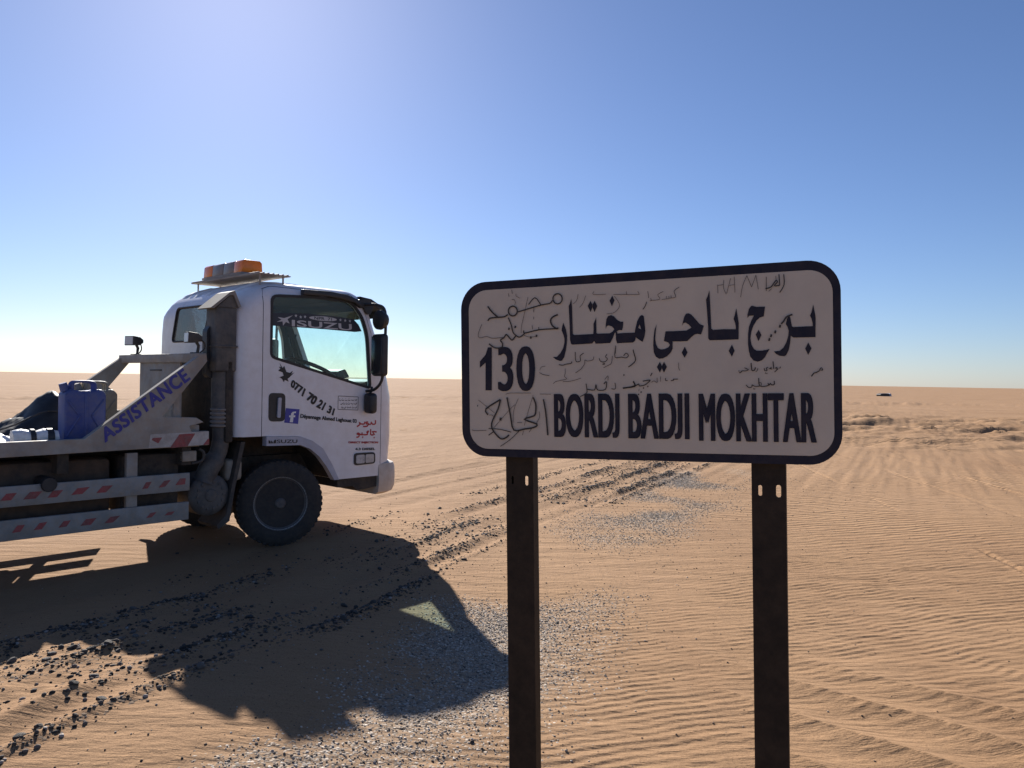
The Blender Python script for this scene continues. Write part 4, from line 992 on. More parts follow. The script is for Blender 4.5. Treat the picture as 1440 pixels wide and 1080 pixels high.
# sun strip on the glass
glass_put = lambda a, b: (a, .0195, b)
glass_put2 = lambda a, b: (a, .0180, b)
v, f = curve_fill([[(a / 1000, b / 1000) for a, b in STRIP]]); print_on('sun_strip', v, f, glass_put, 'strip', dR)
def tq2(text, q, material, bold): 
    v, f = text_fill(text, bold); print_on('strip_lettering', v, f, quad_map(q, glass_put2), material, dR)
tq2('ISUZU', STRIP_TEXT, 'decal_grey', .015)
ov = [Vector(p) for p in STRIP_OVAL]; oc = (ov[0] + ov[1]) / 2
oval = [((oc.x + 156 * math.cos(t)) / 1000, (oc.y + 22 * math.sin(t)) / 1000) for t in [2 * math.pi * k / 28 for k in range(28)]]
v, f = curve_fill([oval]); print_on('strip_badge', v, f, glass_put2, 'decal_grey', dR)
v, f = text_fill('NPR  71', .02); print_on('strip_lettering', v, f, lambda a, b: (.318 + .2 * a, .0165, 2.152 + .030 * b), 'strip', dR)
v, f = curve_fill([[(a / 1000, b / 1000) for a, b in STRIP_PLANE]]); print_on('strip_emblem', v, f, glass_put2, 'decal_grey', dR)
stars = []
for (a, b) in STRIP_STARS:
    stars.append([((a + (17 if k % 2 == 0 else 7) * math.sin(k * math.pi / 5)) / 1000, (b + (17 if k % 2 == 0 else 7) * math.cos(k * math.pi / 5)) / 1000) for k in range(10)])
v, f = curve_fill(stars); print_on('strip_stars', v, f, glass_put2, 'decal_grey', dR)

for o_ in list(dR.children):
    if any(k in o_.name for k in ('lettering', 'stars')): o_['kind'] = 'stuff'
# roof ribs, sun visor, front
_bt = bmesh.new(); _bt.from_mesh(body); CABTREE = BVHTree.FromBMesh(_bt); _bt.free()
def roof_z(x, y):
    h = CABTREE.ray_cast(Vector((x, y, 3.0)), Vector((0, 0, -1)))
    return h[0].z if h[0] is not None else 2.45
for yy in (.30, .56, .82, 1.08, 1.34):
    def rib(bm):
        rows = []
        for x in (-.40, -.34, -.26, -.18, -.10, 0.05, .25, .45):
            h = .016 if -.40 < x < .45 else -.004
            rows.append([bm.verts.new((x, yy + d, roof_z(x, yy + d) + e)) for d, e in ((-.055, -.006), (-.035, h), (.035, h), (.055, -.006))])
        for a, b in zip(rows[:-1], rows[1:]):
            for k in range(3): bm.faces.new((a[k], a[k + 1], b[k + 1], b[k]))
        bm.faces.new(rows[0]); bm.faces.new(rows[-1][::-1])
    obj('roof_rib', rib, 'roofwhite', cab, angle=25)
part_prism('sun_visor', [(.86, 2.425), (1.0, 2.41), (1.17, 2.33), (1.20, 2.24), (1.165, 2.225), (1.13, 2.30), (1.0, 2.36), (.88, 2.40)], .03, CW - .03, 'black', truck, bev=.004)
part_prism('visor_end', rounded([(.80, 2.385), (.955, 2.40), (.995, 2.33), (.955, 2.24), (.90, 2.26), (.86, 2.34)], .02), -.02, .06, 'black', truck)
def bumper(bm):
    rings = []
    for z, i in ((.385, .06), (.41, .02), (.46, .004), (.55, 0), (.66, .003), (.705, .015), (.725, .05)):
        x0, x1, y0, y1, r = 1.10, 1.42 - i, -.012 + i, CW + .012 - i, .22
        pts = [(x0, y0)]
        for k in range(9):
            t = R(-90 + 90 * k / 8); pts.append((x1 - r + r * math.cos(t), y0 + r + r * math.sin(t)))
        for k in range(9):
            t = R(90 * k / 8); pts.append((x1 - r + r * math.cos(t), y1 - r + r * math.sin(t)))
        pts.append((x0, y1))
        rings.append([(x, y, z) for x, y in pts])
    R_ = [[bm.verts.new(p) for p in r] for r in rings]
    n = len(R_[0])
    for a, b in zip(R_[:-1], R_[1:]):
        for k in range(n): bm.faces.new((a[k], a[(k + 1) % n], b[(k + 1) % n], b[k]))
    bm.faces.new(R_[0][::-1]); bm.faces.new(R_[-1])
obj('bumper', bumper, 'frontpanel', truck)
part_prism('front_valance', [(.62, .585), (1.12, .60), (1.10, .47), (.86, .45), (.80, .50), (.62, .50)], .03, CW - .03, 'chassis', truck)
# fender trim with lettering
ARO = [(-.185, 1.045), (.17, 1.028), (.30, .983), (.42, .903), (.53, .736), (.610, .583)]
ARI = [(-.185, .957), (.17, .948), (.28, .905), (.378, .828), (.47, .715), (.555, .583)]
for yy0, yy1 in ((-.012, .06), (CW - .06, CW + .012)):
    tr = part_prism('fender_trim', ARO + ARI[::-1], yy0, yy1, 'trim', truck)
    if yy0 < 0:
        for txt, q, bo in (('ISUZU', ARCHTXT, .02),):
            v, f = text_fill(txt, bo); print_on('lettering', v, f, quad_map(q, lambda a, b: (a, -.014, b)), 'decal_black', tr)
        lq = ARCHLOGO
        v, f = curve_fill([[(0, 0), (.32, 0), (.32, .55), (.08, 1), (0, 1)], [(.38, 0), (.68, 0), (.68, .35), (.42, .9), (.38, .9)], [(.74, 0), (1, 0), (1, 1), (.90, 1), (.74, .3)]])
        tr.children[0]['kind'] = 'stuff'
        em = print_on('trim_emblem', v, f, quad_map(lq, lambda a, b: (a, -.014, b)), 'decal_black', tr)
part_box('engine_cover', (-.56, .03, 1.0), (-.485, CW - .03, 1.74), 'chassis', truck, .02)
# wheel housing
obj('wheel_housing', lambda bm: a_prism(bm, [(-.45, 1.04), (.16, 1.02), (.41, .89), (.52, .72), (.60, .59), (.60, 1.14), (-.45, 1.14)], .062, CW - .062), 'chassis', truck)

# cab interior
def seat(bm, y0, y1):
    a_box(bm, (-.22, y0, 1.28), (.30, y1, 1.42), .05, 3)
    b2 = bmesh.new(); a_box(b2, (-.09, y0 + .02, 0), (.05, y1 - .02, .62), .05, 3)
    merge(bm, b2, Matrix.Translation((-.22, 0, 1.36)) @ Matrix.Rotation(R(-9), 4, 'Y'))
    b2 = bmesh.new(); ym = (y0 + y1) / 2; a_box(b2, (-.07, ym - .13, .66), (.03, ym + .13, .86), .04, 3)
    merge(bm, b2, Matrix.Translation((-.22, 0, 1.36)) @ Matrix.Rotation(R(-9), 4, 'Y'))
for a, b in ((.16, .66), (1.05, 1.55)):
    obj('seat', lambda bm: seat(bm, a, b), 'seat', truck)
part_prism('dashboard', [(.88, 1.16), (.90, 1.50), (.98, 1.56), (1.10, 1.585), (1.24, 1.545), (1.26, 1.16)], .07, CW - .07, 'dash', truck, bev=.015)
part_prism('dashboard_bin', rounded([(.98, 1.56), (1.0, 1.66), (1.10, 1.69), (1.16, 1.60)], .02), .62, 1.0, 'dash', truck)
def steer(bm):
    b2 = bmesh.new()
    n = 40
    a_tube(b2, [((.27 * math.cos(2 * math.pi * k / n)), .27 * math.sin(2 * math.pi * k / n), 0) for k in range(n + 1)], .02, 8, caps=False)
    for ang in (90, 210, 330):
        a_tube(b2, [(0, 0, -.03), (.27 * math.cos(R(ang)), .27 * math.sin(R(ang)), 0)], .012, 6)
    a_lathe(b2, [(.06, -.05), (.06, -.01), (.02, 0)], 16, 'z')
    a_tube(b2, [(0, 0, -.03), (0, 0, -.36)], .025, 8)
    merge(bm, b2, Matrix.Translation((.56, .44, 1.66)) @ Matrix.Rotation(R(24), 4, 'Y'))
obj('steering_wheel', steer, 'black', truck)
part_tube('grab_handle', [(1.02, 1.50, 2.08), (1.00, 1.47, 2.04), (1.04, 1.47, 1.86), (1.09, 1.50, 1.82)], .012, 'black', truck)
part_box('cab_floor_box', (-.40, .07, 1.152), (.86, CW - .07, 1.26), 'lining', truck)

# mirrors on the right, one plain one on the left
arm = part_tube('mirror_arm', smooth_path([(.88, .0, 2.34), (.95, -.14, 2.335), (1.0, -.2, 2.27), (1.0, -.21, 2.0), (.985, -.2, 1.62), (.96, -.12, 1.49), (.93, -.0, 1.46)], 5), .015, 'black', truck)
def mirror(bm, y0, y1, z0, z1, x0, x1, b): a_box(bm, (x0, y0, z0), (x1, y1, z1), b, 4)
mm = obj('mirror', lambda bm: mirror(bm, -.30, -.105, 1.615, 2.04, .90, .985, .035), 'black', truck)
part_box('mirror_glass', (.894, -.285, 1.64), (.902, -.12, 2.015), 'mirrorglass', mm, .003)
mu = obj('mirror', lambda bm: a_lathe(bm, [(.0, -.045), (.075, -.045), (.098, -.03), (.10, .0), (.07, .05), (0.0, .065)], 24, 'x', (.945, -.205, 2.18)), 'black', truck)
ml = obj('mirror', lambda bm: mirror(bm, -.15, .0, 1.235, 1.445, .885, .975, .04), 'black', truck)
part_tube('mirror_bracket', [(.93, -.06, 1.43), (.96, -.05, 1.47), (.985, -.02, 1.50)], .013, 'black', ml)
for zz in (1.78, 2.18):
    part_tube('mirror_bracket', [(.96, -.2, zz), (1.0, -.208, zz)], .012, 'black', arm)
part_tube('mirror_arm', smooth_path([(.88, CW, 2.34), (.95, CW + .14, 2.335), (1.0, CW + .2, 2.27), (.985, CW + .2, 1.62), (.93, CW, 1.46)], 5), .015, 'black', truck)
obj('mirror', lambda bm: mirror(bm, CW + .105, CW + .30, 1.615, 2.04, .90, .985, .035), 'black', truck)
part_tube('antenna', [(1.12, CW - .03, 1.62), (1.10, CW, 2.34)], .006, 'black', truck, 6)

# light bar on its shelf
sh = obj('roof_shelf', lambda bm: a_box(bm, (-.22, .12, 2.545), (.12, 1.50, 2.557), .004), 'steel2', truck)
for k in range(7):
    x = -.21 + k * .05
    part_tube('shelf_ridge', [(x, .122, 2.559), (x, 1.498, 2.559)], .008, 'steel2', sh, 8)
for x, y in ((-.18, .16), (.06, .16), (-.18, 1.42), (.06, 1.42)):
    part_tube('shelf_leg', [(x, y, 2.40 if x < -.1 else 2.46), (x, y, 2.546)], .009, 'steel', sh, 8)
lb = obj('light_bar', lambda bm: a_box(bm, (-.17, .54, 2.575), (.08, 1.37, 2.605), .01), 'steel', truck)
def lens(bm, y0, y1, endl, endr):
    xs, zt = (-.155, .065), 2.728
    pl = [(xs[0], 2.605), (xs[0] + .008, zt - .02), (xs[0] + .03, zt), (xs[1] - .03, zt), (xs[1] - .008, zt - .02), (xs[1], 2.605)]
    a_prism(bm, pl, y0, y1, bev=.006)
obj('amber_lens', lambda bm: lens(bm, .55, .72, 0, 0), 'amber', lb)
obj('grey_lens', lambda bm: lens(bm, .723, .935, 0, 0), 'greylens', lb)
obj('grey_lens', lambda bm: lens(bm, .943, 1.17, 0, 0), 'greylens', lb)
obj('amber_lens', lambda bm: lens(bm, 1.173, 1.36, 0, 0), 'amber', lb)

# raised air intake behind the cab
def intake(bm):
    a_box(bm, (-.625, .03, 1.63), (-.430, .23, 2.21), .02, 3)
    a_box(bm, (-.632, .023, 1.845), (-.424, .237, 1.865), .004)
it = obj('air_intake', intake, 'snorkel', truck)
def icap(bm):
    a_prism(bm, [(-.69, 2.185), (-.515, 2.335), (-.47, 2.352), (-.41, 2.215), (-.43, 2.20), (-.48, 2.31), (-.52, 2.305), (-.66, 2.18)], .0, .26)
obj('intake_cap', icap, 'snorkelcap', it, smooth=False)
def iinner(bm): a_prism(bm, [(-.62, 2.2), (-.51, 2.30), (-.475, 2.31), (-.437, 2.2)], .02, .24)
obj('intake_screen', iinner, 'snorkel', it, smooth=False)
part_prism('intake_rear_pipe', rounded([(-.655, 1.60), (-.655, 2.0), (-.60, 2.06), (-.60, 1.56)], .03), .14, .226, 'black', it)
obj('intake_pipe', lambda bm: a_tube(bm, [(-.52, .13, 1.64), (-.52, .13, 1.31)], .085, 18), 'snorkel', it)
def bellows(bm):
    pr = []
    for k in range(5):
        z = 1.31 - k * .036
        pr += [(.075, z), (.092, z - .009), (.092, z - .022), (.075, z - .031)]
    a_lathe(bm, pr, 24, 'z', (-.52, .13, 0))
obj('intake_bellows', bellows, 'snorkelcap', it)
obj('intake_hose', lambda bm: a_tube(bm, smooth_path([(-.52, .13, 1.14), (-.52, .13, 1.02), (-.545, .13, .90), (-.62, .13, .78), (-.67, .14, .66)], 5), [.07] * 6 + [.075] * 6 + [.09] * 8 + [.1], 18), 'snorkel', it)
for o_ in [it] : o_.location.x = -.035
def canister(bm):
    a_lathe(bm, [(0, -.02), (.12, -.02), (.165, -.005), (.185, .02), (.185, .30), (.17, .33), (0, .33)], 32, 'y', (-.67, .08, .545))
    for k in range(14):
        t = 2 * math.pi * k / 14
        a_box(bm, (-.67 + .12 * math.cos(t) - .012, .055, .545 + .12 * math.sin(t) - .012), (-.67 + .12 * math.cos(t) + .012, .07, .545 + .12 * math.sin(t) + .012), .002)
    a_lathe(bm, [(0, -.035), (.05, -.03), (.06, -.018)], 20, 'y', (-.67, .08, .545))
obj('air_filter', canister, 'snorkel', truck)
def reservoir(bm):
    a_box(bm, (-.50, .12, .64), (-.34, .28, .84), .04, 3)
    a_lathe(bm, [(.0, .905), (.035, .9), (.038, .83)], 16, 'z', (-.37, .19, 0))
obj('coolant_reservoir', reservoir, 'beigeplastic', truck)
part_prism('mud_flap', [(-.40, 1.0), (-.36, 1.0), (-.45, .60), (-.50, .30), (-.60, .24), (-.62, .27), (-.53, .36), (-.48, .62)], .05, .42, 'blackdusty', truck)
part_prism('mud_flap', [(-.40, 1.0), (-.36, 1.0), (-.45, .60), (-.50, .30), (-.60, .24), (-.62, .27), (-.53, .36), (-.48, .62)], CW - .42, CW - .05, 'blackdusty', truck)

# chassis
for y in (.46, 1.14):
    part_box('chassis_rail', (-5.2, y, .60), (.95, y + .08, .82), 'chassis', truck, .004)
part_box('sub_frame', (-5.1, .50, .822), (-.88, .58, .984), 'chassis', truck, .004)
part_box('engine', (-.62, .52, .42), (.55, 1.16, 1.12), 'chassis', truck, .05)
part_box('gearbox', (-1.25, .64, .48), (-.60, 1.04, .86), 'chassis', truck, .05)
part_tube('drive_shaft', [(-1.2, .84, .62), (-3.3, .84, .45)], .05, 'chassis', truck, 12)
part_tube('front_axle', [(0, .15, .40), (0, 1.53, .40)], .06, 'chassis', truck, 12)
part_tube('rear_axle', [(-3.4, .15, .42), (-3.4, 1.53, .42)], .08, 'chassis', truck, 12)
part_box('fuel_tank', (-2.75, .14, .40), (-1.47, .44, .92), 'rust', truck, .04)
part_box('tool_box', (-2.6, 1.24, .50), (-1.62, 1.56, .90), 'rust', truck, .02)
part_box('battery_box', (-1.40, .12, .46), (-.93, .42, .93), 'chassis', truck, .02)
part_tube('brake_hose', smooth_path([(-.80, .02, .96), (-.77, .0, .93), (-.78, .01, .86), (-.86, .03, .84)], 5), .012, 'blackdusty', truck, 8)
part_box('lamp_box', (-.95, .0, .86), (-.83, .06, .95), 'beigeplastic', truck, .008)

# wheels
def tyre(bm):
    a_lathe(bm, [(.235, .035), (.25, .012), (.30, .004), (.345, .010), (.378, .024), (.398, .042), (.402, .055), (.402, .09), (.394, .094), (.394, .102), (.402, .106), (.402, .14), (.394, .144), (.394, .152), (.402, .156), (.402, .18), (.395, .195), (.36, .222), (.30, .23), (.25, .22), (.235, .2)], 56, 'y')
    for k in range(44):
        t = 2 * math.pi * (k + .5) / 44
        for y0, y1, sh_ in ((.030, .088, 0), (.160, .208, .5)):
            b2 = bmesh.new(); a_box(b2, (-.017, y0, .380), (.017, y1, .4028), .003, 1)
            merge(bm, b2, Matrix.Rotation(t + sh_ * math.pi / 44, 4, 'Y'))
def rim(bm):
    a_lathe(bm, [(.0, .085), (.075, .085), (.08, .10), (.17, .075), (.195, .06), (.205, .05), (.235, .03), (.252, .018), (.256, .03), (.235, .055), (.235, .19), (0, .19)], 48, 'y')
def build_wheel(loc, rotz=0.0, flip=False):
    w = empty('wheel', loc, rotz + (math.pi if flip else 0)); w.parent = truck
    t_ = link('tyre', TY, w); r_ = link('rim', RM, w); g_ = link('rim_flange', RE, w); link('hub', HB, w); link('rim_openings', RO, w)
    return w
_b = bmesh.new(); tyre(_b); TY = finish('tyre', _b, 'rubber', mesh_only=True)
_b = bmesh.new(); rim(_b); RM = finish('rim', _b, 'rim', mesh_only=True)
_b = bmesh.new(); a_lathe(_b, [(.243, .020), (.252, .011), (.258, .016), (.252, .026)], 48, 'y', close=True); RE = finish('rim_flange', _b, 'rimedge', mesh_only=True)
_b = bmesh.new()
a_lathe(_b, [(0, .02), (.04, .022), (.052, .035), (.055, .09)], 24, 'y')
for k in range(6):
    t = 2 * math.pi * k / 6
    a_lathe(_b, [(0, .062), (.014, .062), (.016, .072), (.016, .10)], 8, 'y', (.098 * math.cos(t), 0, .098 * math.sin(t)))
HB = finish('hub', _b, 'rim', mesh_only=True)
_b = bmesh.new()
for k in range(8):
    t = 2 * math.pi * (k + .5) / 8
    a_lathe(_b, [(0, .0655), (.024, .0655), (.026, .075)], 14, 'y', (.158 * math.cos(t), 0.006, .158 * math.sin(t)))
RO = finish('rim_openings', _b, 'black', mesh_only=True)
build_wheel((0, .03, .402), R(-17))
build_wheel((0, CW - .03, .402), R(-15), True)
build_wheel((-3.4, .03, .402)); build_wheel((-3.4, CW - .03, .402), 0, True)

# flat bed
BW = 1.64
deck = part_box('bed_floor', (-5.2, .015, .985), (-.80, BW - .015, 1.030), 'steel', truck, .004)
ARMP = [(-5.2, .950), (-.747, .998), (-.748, 1.118), (-.90, 1.118), (-.92, 1.165), (-.796, 1.195), (-.86, 1.235), (-1.144, 1.248), (-.772, 1.716), (-.782, 1.786), (-.83, 1.775), (-1.735, 1.093), (-5.2, 1.080)]
def arm_side(y0, y1):
    a = obj('bed_side', lambda bm: a_prism(bm, ARMP, y0, y1, bev=.004), 'steel2', truck, smooth=False)
    return a
bs = arm_side(-.05, .012)
arm_side(BW - .012, BW + .05)
v, f = text_fill('ASSISTANCE', 0, 1.10)
for pv, pf in pieces(v, f): print_bold('letter', pv, pf, quad_map(ASSIST, lambda a, b: (a, -.0525, b)), .0065, .03, 'decal_purple', bs)
tpf = obj('reflective_tape', lambda bm: a_prism(bm, [(-1.255, .996), (-.752, 1.001), (-.752, 1.114), (-1.24, 1.108)], -.0515, -.045), 'whitetape', bs, smooth=False)
def stripes(lst, y, parent):
    for q in lst:
        v = [(a / 1000, b / 1000) for a, b in q]
        obj('red_stripe', lambda bm: a_prism(bm, v, y - .001, y + .002), 'redtape', parent, smooth=False)
stripes(TAPE_FRONT, -.0535, bs)
for y in (.0125, BW - .06):
    part_box('ramp_post', (-1.03, y, 1.03), (-.97, y + .05, 1.46), 'steel2', truck, .004)
hb = part_box('headboard_bar', (-.86, -.045, 1.705), (-.778, BW + .045, 1.784), 'steel2', truck, .006)
part_box('headboard_panel', (-.835, .34, 1.032), (-.815, 1.22, 1.705), 'steel2', truck, .003)
part_box('headboard_slot', (-.839, .72, 1.63), (-.834, .98, 1.645), 'black', truck, .001)
part_box('bed_gusset', (-1.10, .02, 1.03), (-.80, .30, 1.17), 'steel2', truck, .01)
def guard(y0, y1, z0, z1, x1):
    return part_box('side_guard', (-4.6, y0, z0), (x1, y1, z1), 'guard', truck, .004)
g1 = guard(-.05, -.018, .622, .772, -.91); stripes(TAPE_UP, -.0515, g1)
g2 = guard(-.05, -.018, .378, .528, -.915); stripes(TAPE_LOW, -.0515, g2)
guard(BW + .018, BW + .05, .622, .772, -.91); guard(BW + .018, BW + .05, .378, .528, -.915)
for x in (-1.41, -2.95, -4.3):
    part_box('guard_post', (x, -.017, .40), (x + .085, .03, .962), 'steel2', truck, .004)
    part_box('guard_post', (x, BW - .03, .40), (x + .085, BW + .017, .962), 'steel2', truck, .004)
obj('filler_cap', lambda bm: a_lathe(bm, [(0, -.03), (.05, -.03), (.055, -.02), (.055, .17)], 20, 'y', (-1.975, -.04, .765)), 'black', truck)
for x in (-.95, -1.9, -3.0, -4.1, -5.0):
    part_box('cross_beam', (x, .02, .83), (x + .08, BW - .02, .983), 'chassis', truck, .003)

# work lamps on the headboard
def flood(y, zb, yaw):
    b2m = Matrix.Translation((-.80, y, zb)) @ Matrix.Rotation(R(yaw), 4, 'Z') @ Matrix.Scale(.86, 4)
    def fn(bm):
        b2 = bmesh.new(); a_prism(b2, [(-.09, .105), (-.085, .215), (-.0, .205), (.045, .175), (.045, .14), (0, .11)], -.075, .075, bev=.006); merge(bm, b2, b2m)
        b2 = bmesh.new(); a_tube(b2, [(.02, 0, .0), (.03, 0, .08), (.0, 0, .13)], .016, 8); merge(bm, b2, b2m)
        b2 = bmesh.new(); a_tube(b2, smooth_path([(.04, .02, .0), (.10, .03, .06), (.085, .02, .12), (.03, .01, .15)], 4), .007, 6); merge(bm, b2, b2m)
        b2 = bmesh.new(); a_box(b2, (-.045, -.03, 0), (.055, .03, .012), .002); merge(bm, b2, b2m)
    o = obj('work_lamp', fn, 'blackdusty', truck)
    def ln(bm):
        b2 = bmesh.new(); a_prism(b2, [(-.095, .115), (-.091, .205), (-.086, .205), (-.089, .115)], -.062, .062); merge(bm, b2, b2m)
    obj('lamp_lens', ln, 'headlens', o)
flood(1.42, 1.784, 18); flood(.12, 1.784, -8)

# ------------------------------------------------------------------ cargo lying on the bed
TM = Matrix.Translation((TW[0], TW[1], 0)) @ Matrix.Rotation(R(47), 4, 'Z')
def on_bed(name, x, y, z, rot, label, cat):
    o = bpy.data.objects.new(name, None); o.empty_display_size = .1; COL.objects.link(o)
    p = TM @ Vector((x, y, z)); o.location = p; o.rotation_euler = (0, 0, R(47 + rot))
    return tag(o, label, cat)
def jerry(x, y, z, rot, label, material, h=.44):
    root = on_bed('jerry_can', x, y, z, rot, label, 'jerry can')
    w, d = .152, .085
    def body_(bm):
        pl = [(-w, .0), (w, .0), (w, h - .05), (w - .045, h - .012), (.045, h - .03), (-.045, h - .03), (-w + .045, h - .012), (-w, h - .05)]
        a_prism(bm, rounded(pl, .02, 3), -d, d, bev=.014)
    b = obj('can_body', body_, material, root, angle=45)
    def emb(bm):
        for s in (-1, 1):
            for y_ in (-d - .001,):
                for (a, c) in (((s * .135, h - .10), (s * .045, h * .5)), ((s * .045, h * .5), (s * .135, .07))):
                    a_tube(bm, [(a[0], y_, a[1]), (c[0], y_, c[1])], .009, 6)
    obj('embossed_ribs', emb, material, b)
    part_box('seam', (-.012, -d - .004, .01), (.012, d + .004, h - .03), material, b, .003)
    def handles(bm):
        for y_ in (-.04, 0, .04):
            a_tube(bm, smooth_path([(-.085, y_, h - .02), (-.075, y_, h + .035), (.0, y_, h + .045), (.075, y_, h + .035), (.085, y_, h - .02)], 4), .010, 8)
    obj('handle', handles, material, root)
    obj('spout', lambda bm: a_tube(bm, [(-.125, 0, h - .03), (-.145, 0, h + .03)], [.035, .03], 14), material, root)
    return root
jerry(-1.655, .255, 1.031, 0, 'blue jerry can standing on the truck bed', 'bluecan', .455)
jerry(-1.49, .47, 1.031, 4, 'grey-olive jerry can standing behind the blue can', 'olivecan', .45)

def lumpy(bm, pts, seg, amp, seed):
    a_tube(bm, [p for p, _ in pts], [r for _, r in pts], seg)
    rg = random.Random(seed)
    for v in bm.verts:
        v.co += Vector((rg.uniform(-1, 1), rg.uniform(-1, 1), rg.uniform(-1, 1))) * amp
# black tarpaulin bundle
tb = on_bed('tarpaulin_bundle', -1.90, .86, 1.031, 0, 'black tarpaulin bundle heaped behind the blue jerry can', 'tarpaulin')
def tarp(bm):
    nx, ny = 34, 18
    g = []
    for i in range(nx + 1):
        row = []
        for j in range(ny + 1):
            a = -0.62 + 1.10 * i / nx; b = -.30 + .60 * j / ny
            hgt = np.interp(a, [-.62, -.55, -.25, .0, .10, .2, .32, .48], [0, .02, .11, .22, .36, .40, .30, .0])
            k = max(0, 1 - (b / .30) ** 2) ** .5
            n = float(fbm(np.array([a * 9.0]), np.array([b * 9.0 + 3]), 7, 3)[0]) * .09
            row.append(bm.verts.new((a + n * .3, b, max(0.0, (hgt + n * (hgt > .02)) * k))))
        g.append(row)
    for i in range(nx):
        for j in range(ny): bm.faces.new((g[i][j], g[i + 1][j], g[i + 1][j + 1], g[i][j + 1]))
    e = [g[i][0] for i in range(nx + 1)]
obj('tarpaulin', tarp, 'tarp', tb, angle=80)
part_tube('strap', smooth_path([(-.60, -.22, .03), (-.2, -.25, .12), (.1, -.24, .25), (.3, -.2, .2)], 5), .008, 'blackdusty', tb, 6)
# white plastic bundles
wb = on_bed('plastic_roll', -2.0, .17, 1.031, 0, 'white wrapped roll with a black band beside the blue can', 'plastic roll')
def wroll(bm):
    lumpy(bm, [((-.16 + .05 * k, 0, .068 + .004 * math.sin(k * 2)), .062 + .006 * math.sin(k * 1.7)) for k in range(7)], 16, .004, 3)
obj('wrapped_roll', wroll, 'wrap', wb, angle=60)
obj('band', lambda bm: a_lathe(bm, [(.066, .06), (.072, .064), (.072, .105), (.066, .11)], 24, 'x', (0, 0, .068)), 'black', wb)
obj('band', lambda bm: a_lathe(bm, [(.066, -.05), (.071, -.046), (.071, -.02), (.066, -.015)], 24, 'x', (0, 0, .068)), 'black', wb)
wc = on_bed('plastic_sheet', -2.12, .55, 1.031, 8, 'folded white plastic sheet lying flat behind the wrapped roll', 'plastic sheet')
def wsheet(bm):
    g = []
    nx, ny = 26, 12
    for i in range(nx + 1):
        row = []
        for j in range(ny + 1):
            a = -.55 + 1.0 * i / nx; b = -.2 + .42 * j / ny
            n = float(fbm(np.array([a * 6.0]), np.array([b * 7.0]), 23, 3)[0])
            edge = min(1, min(i, nx - i) / 2) * min(1, min(j, ny - j) / 2)
            row.append(bm.verts.new((a + .03 * n, b + .03 * n, (.075 + .16 * n) * edge)))
        g.append(row)
    for i in range(nx):
        for j in range(ny): bm.faces.new((g[i][j], g[i + 1][j], g[i + 1][j + 1], g[i][j + 1]))
obj('sheet', wsheet, 'wrap', wc, angle=70)
bb = on_bed('black_bag', -2.52, .62, 1.031, 0, 'small black bag lying on the white plastic sheet', 'bag')
def bag(bm):
    lumpy(bm, [((-.17, 0, .09), .03), ((-.12, 0, .10), .085), ((0, .01, .11), .10), ((.12, 0, .10), .08), ((.17, 0, .09), .03)], 14, .008, 9)
obj('bag_body', bag, 'tarp', bb, angle=60)
part_tube('bag_handle', smooth_path([(-.09, 0, .18), (-.05, -.02, .225), (.05, -.02, .225), (.09, 0, .18)], 4), .008, 'black', bb, 6)
rp = on_bed('rope_coil', -2.36, .12, 1.031, 0, 'coil of brown rope lying at the near edge of the bed', 'rope')
def rope(bm):
    pts = []
    for k in range(90):
        t = k * .35; r_ = .085 + .012 * math.sin(k * 1.3)
        pts.append((r_ * math.cos(t), r_ * .8 * math.sin(t), .016 + .0009 * k + .006 * math.sin(k * 2.1)))
    a_tube(bm, pts, .012, 6)
obj('rope', rope, mat('brown_rope', (.1, .07, .045), (.16, .11, .07), rough=.9, scale=30), rp)

# ------------------------------------------------------------------ far off: a dark low thing on the sand
far = empty('vehicle_wreck', (60.5, 126.0, zat(60.5, 126.0) - .03), R(12))
tag(far, 'low dark wreck lying far off on the sand', 'wreck')
part_prism('wreck_hull', rounded([(-1.0, 0), (-1.05, .34), (-.7, .46), (.35, .50), (.62, .44), (.66, 0)], .06), -.5, .5, 'black', far)
part_prism('wreck_panel', [(.67, 0), (.66, .42), (.85, .52), (1.02, .36), (1.05, 0)], -.45, .45, 'trim', far)

# ------------------------------------------------------------------ stones
rng = np.random.default_rng(4)
def ico(sub):
    bm = bmesh.new(); bmesh.ops.create_icosphere(bm, subdivisions=sub, radius=1.0)
    bm.verts.ensure_lookup_table()
    v = np.array([tuple(q.co) for q in bm.verts]); f = np.array([[q.index for q in p.verts] for p in bm.faces]); bm.free()
    return v, f
IV, IF = ico(1)
IV2, IF2 = ico(2)
stone_meshes = []
for k in range(10):
    d = 1 + 0.34 * (np.array([fbm(IV2[:, 0] * 1.6 + k * 9, IV2[:, 1] * 1.6 + IV2[:, 2] * 1.3, 300 + k, 2)])[0])
    dirs = rng.normal(size=(5, 3)); dirs /= np.linalg.norm(dirs, axis=1)[:, None]
    vv = IV2 * d[:, None]
    for dd in dirs:                                   # chip flat facets off
        h = vv @ dd; cut = 0.68
        vv = vv - np.clip(h - cut, 0, None)[:, None] * dd[None, :]
    vv = vv * np.array([1.0, 0.75, 0.58])
    me = bpy.data.meshes.new('stone')
    me.from_pydata(vv.tolist(), [], IF2.tolist())
    me.materials.append(MT['stone_dark'] if k < 7 else MT['stone_mid'])
    stone_meshes.append(me)

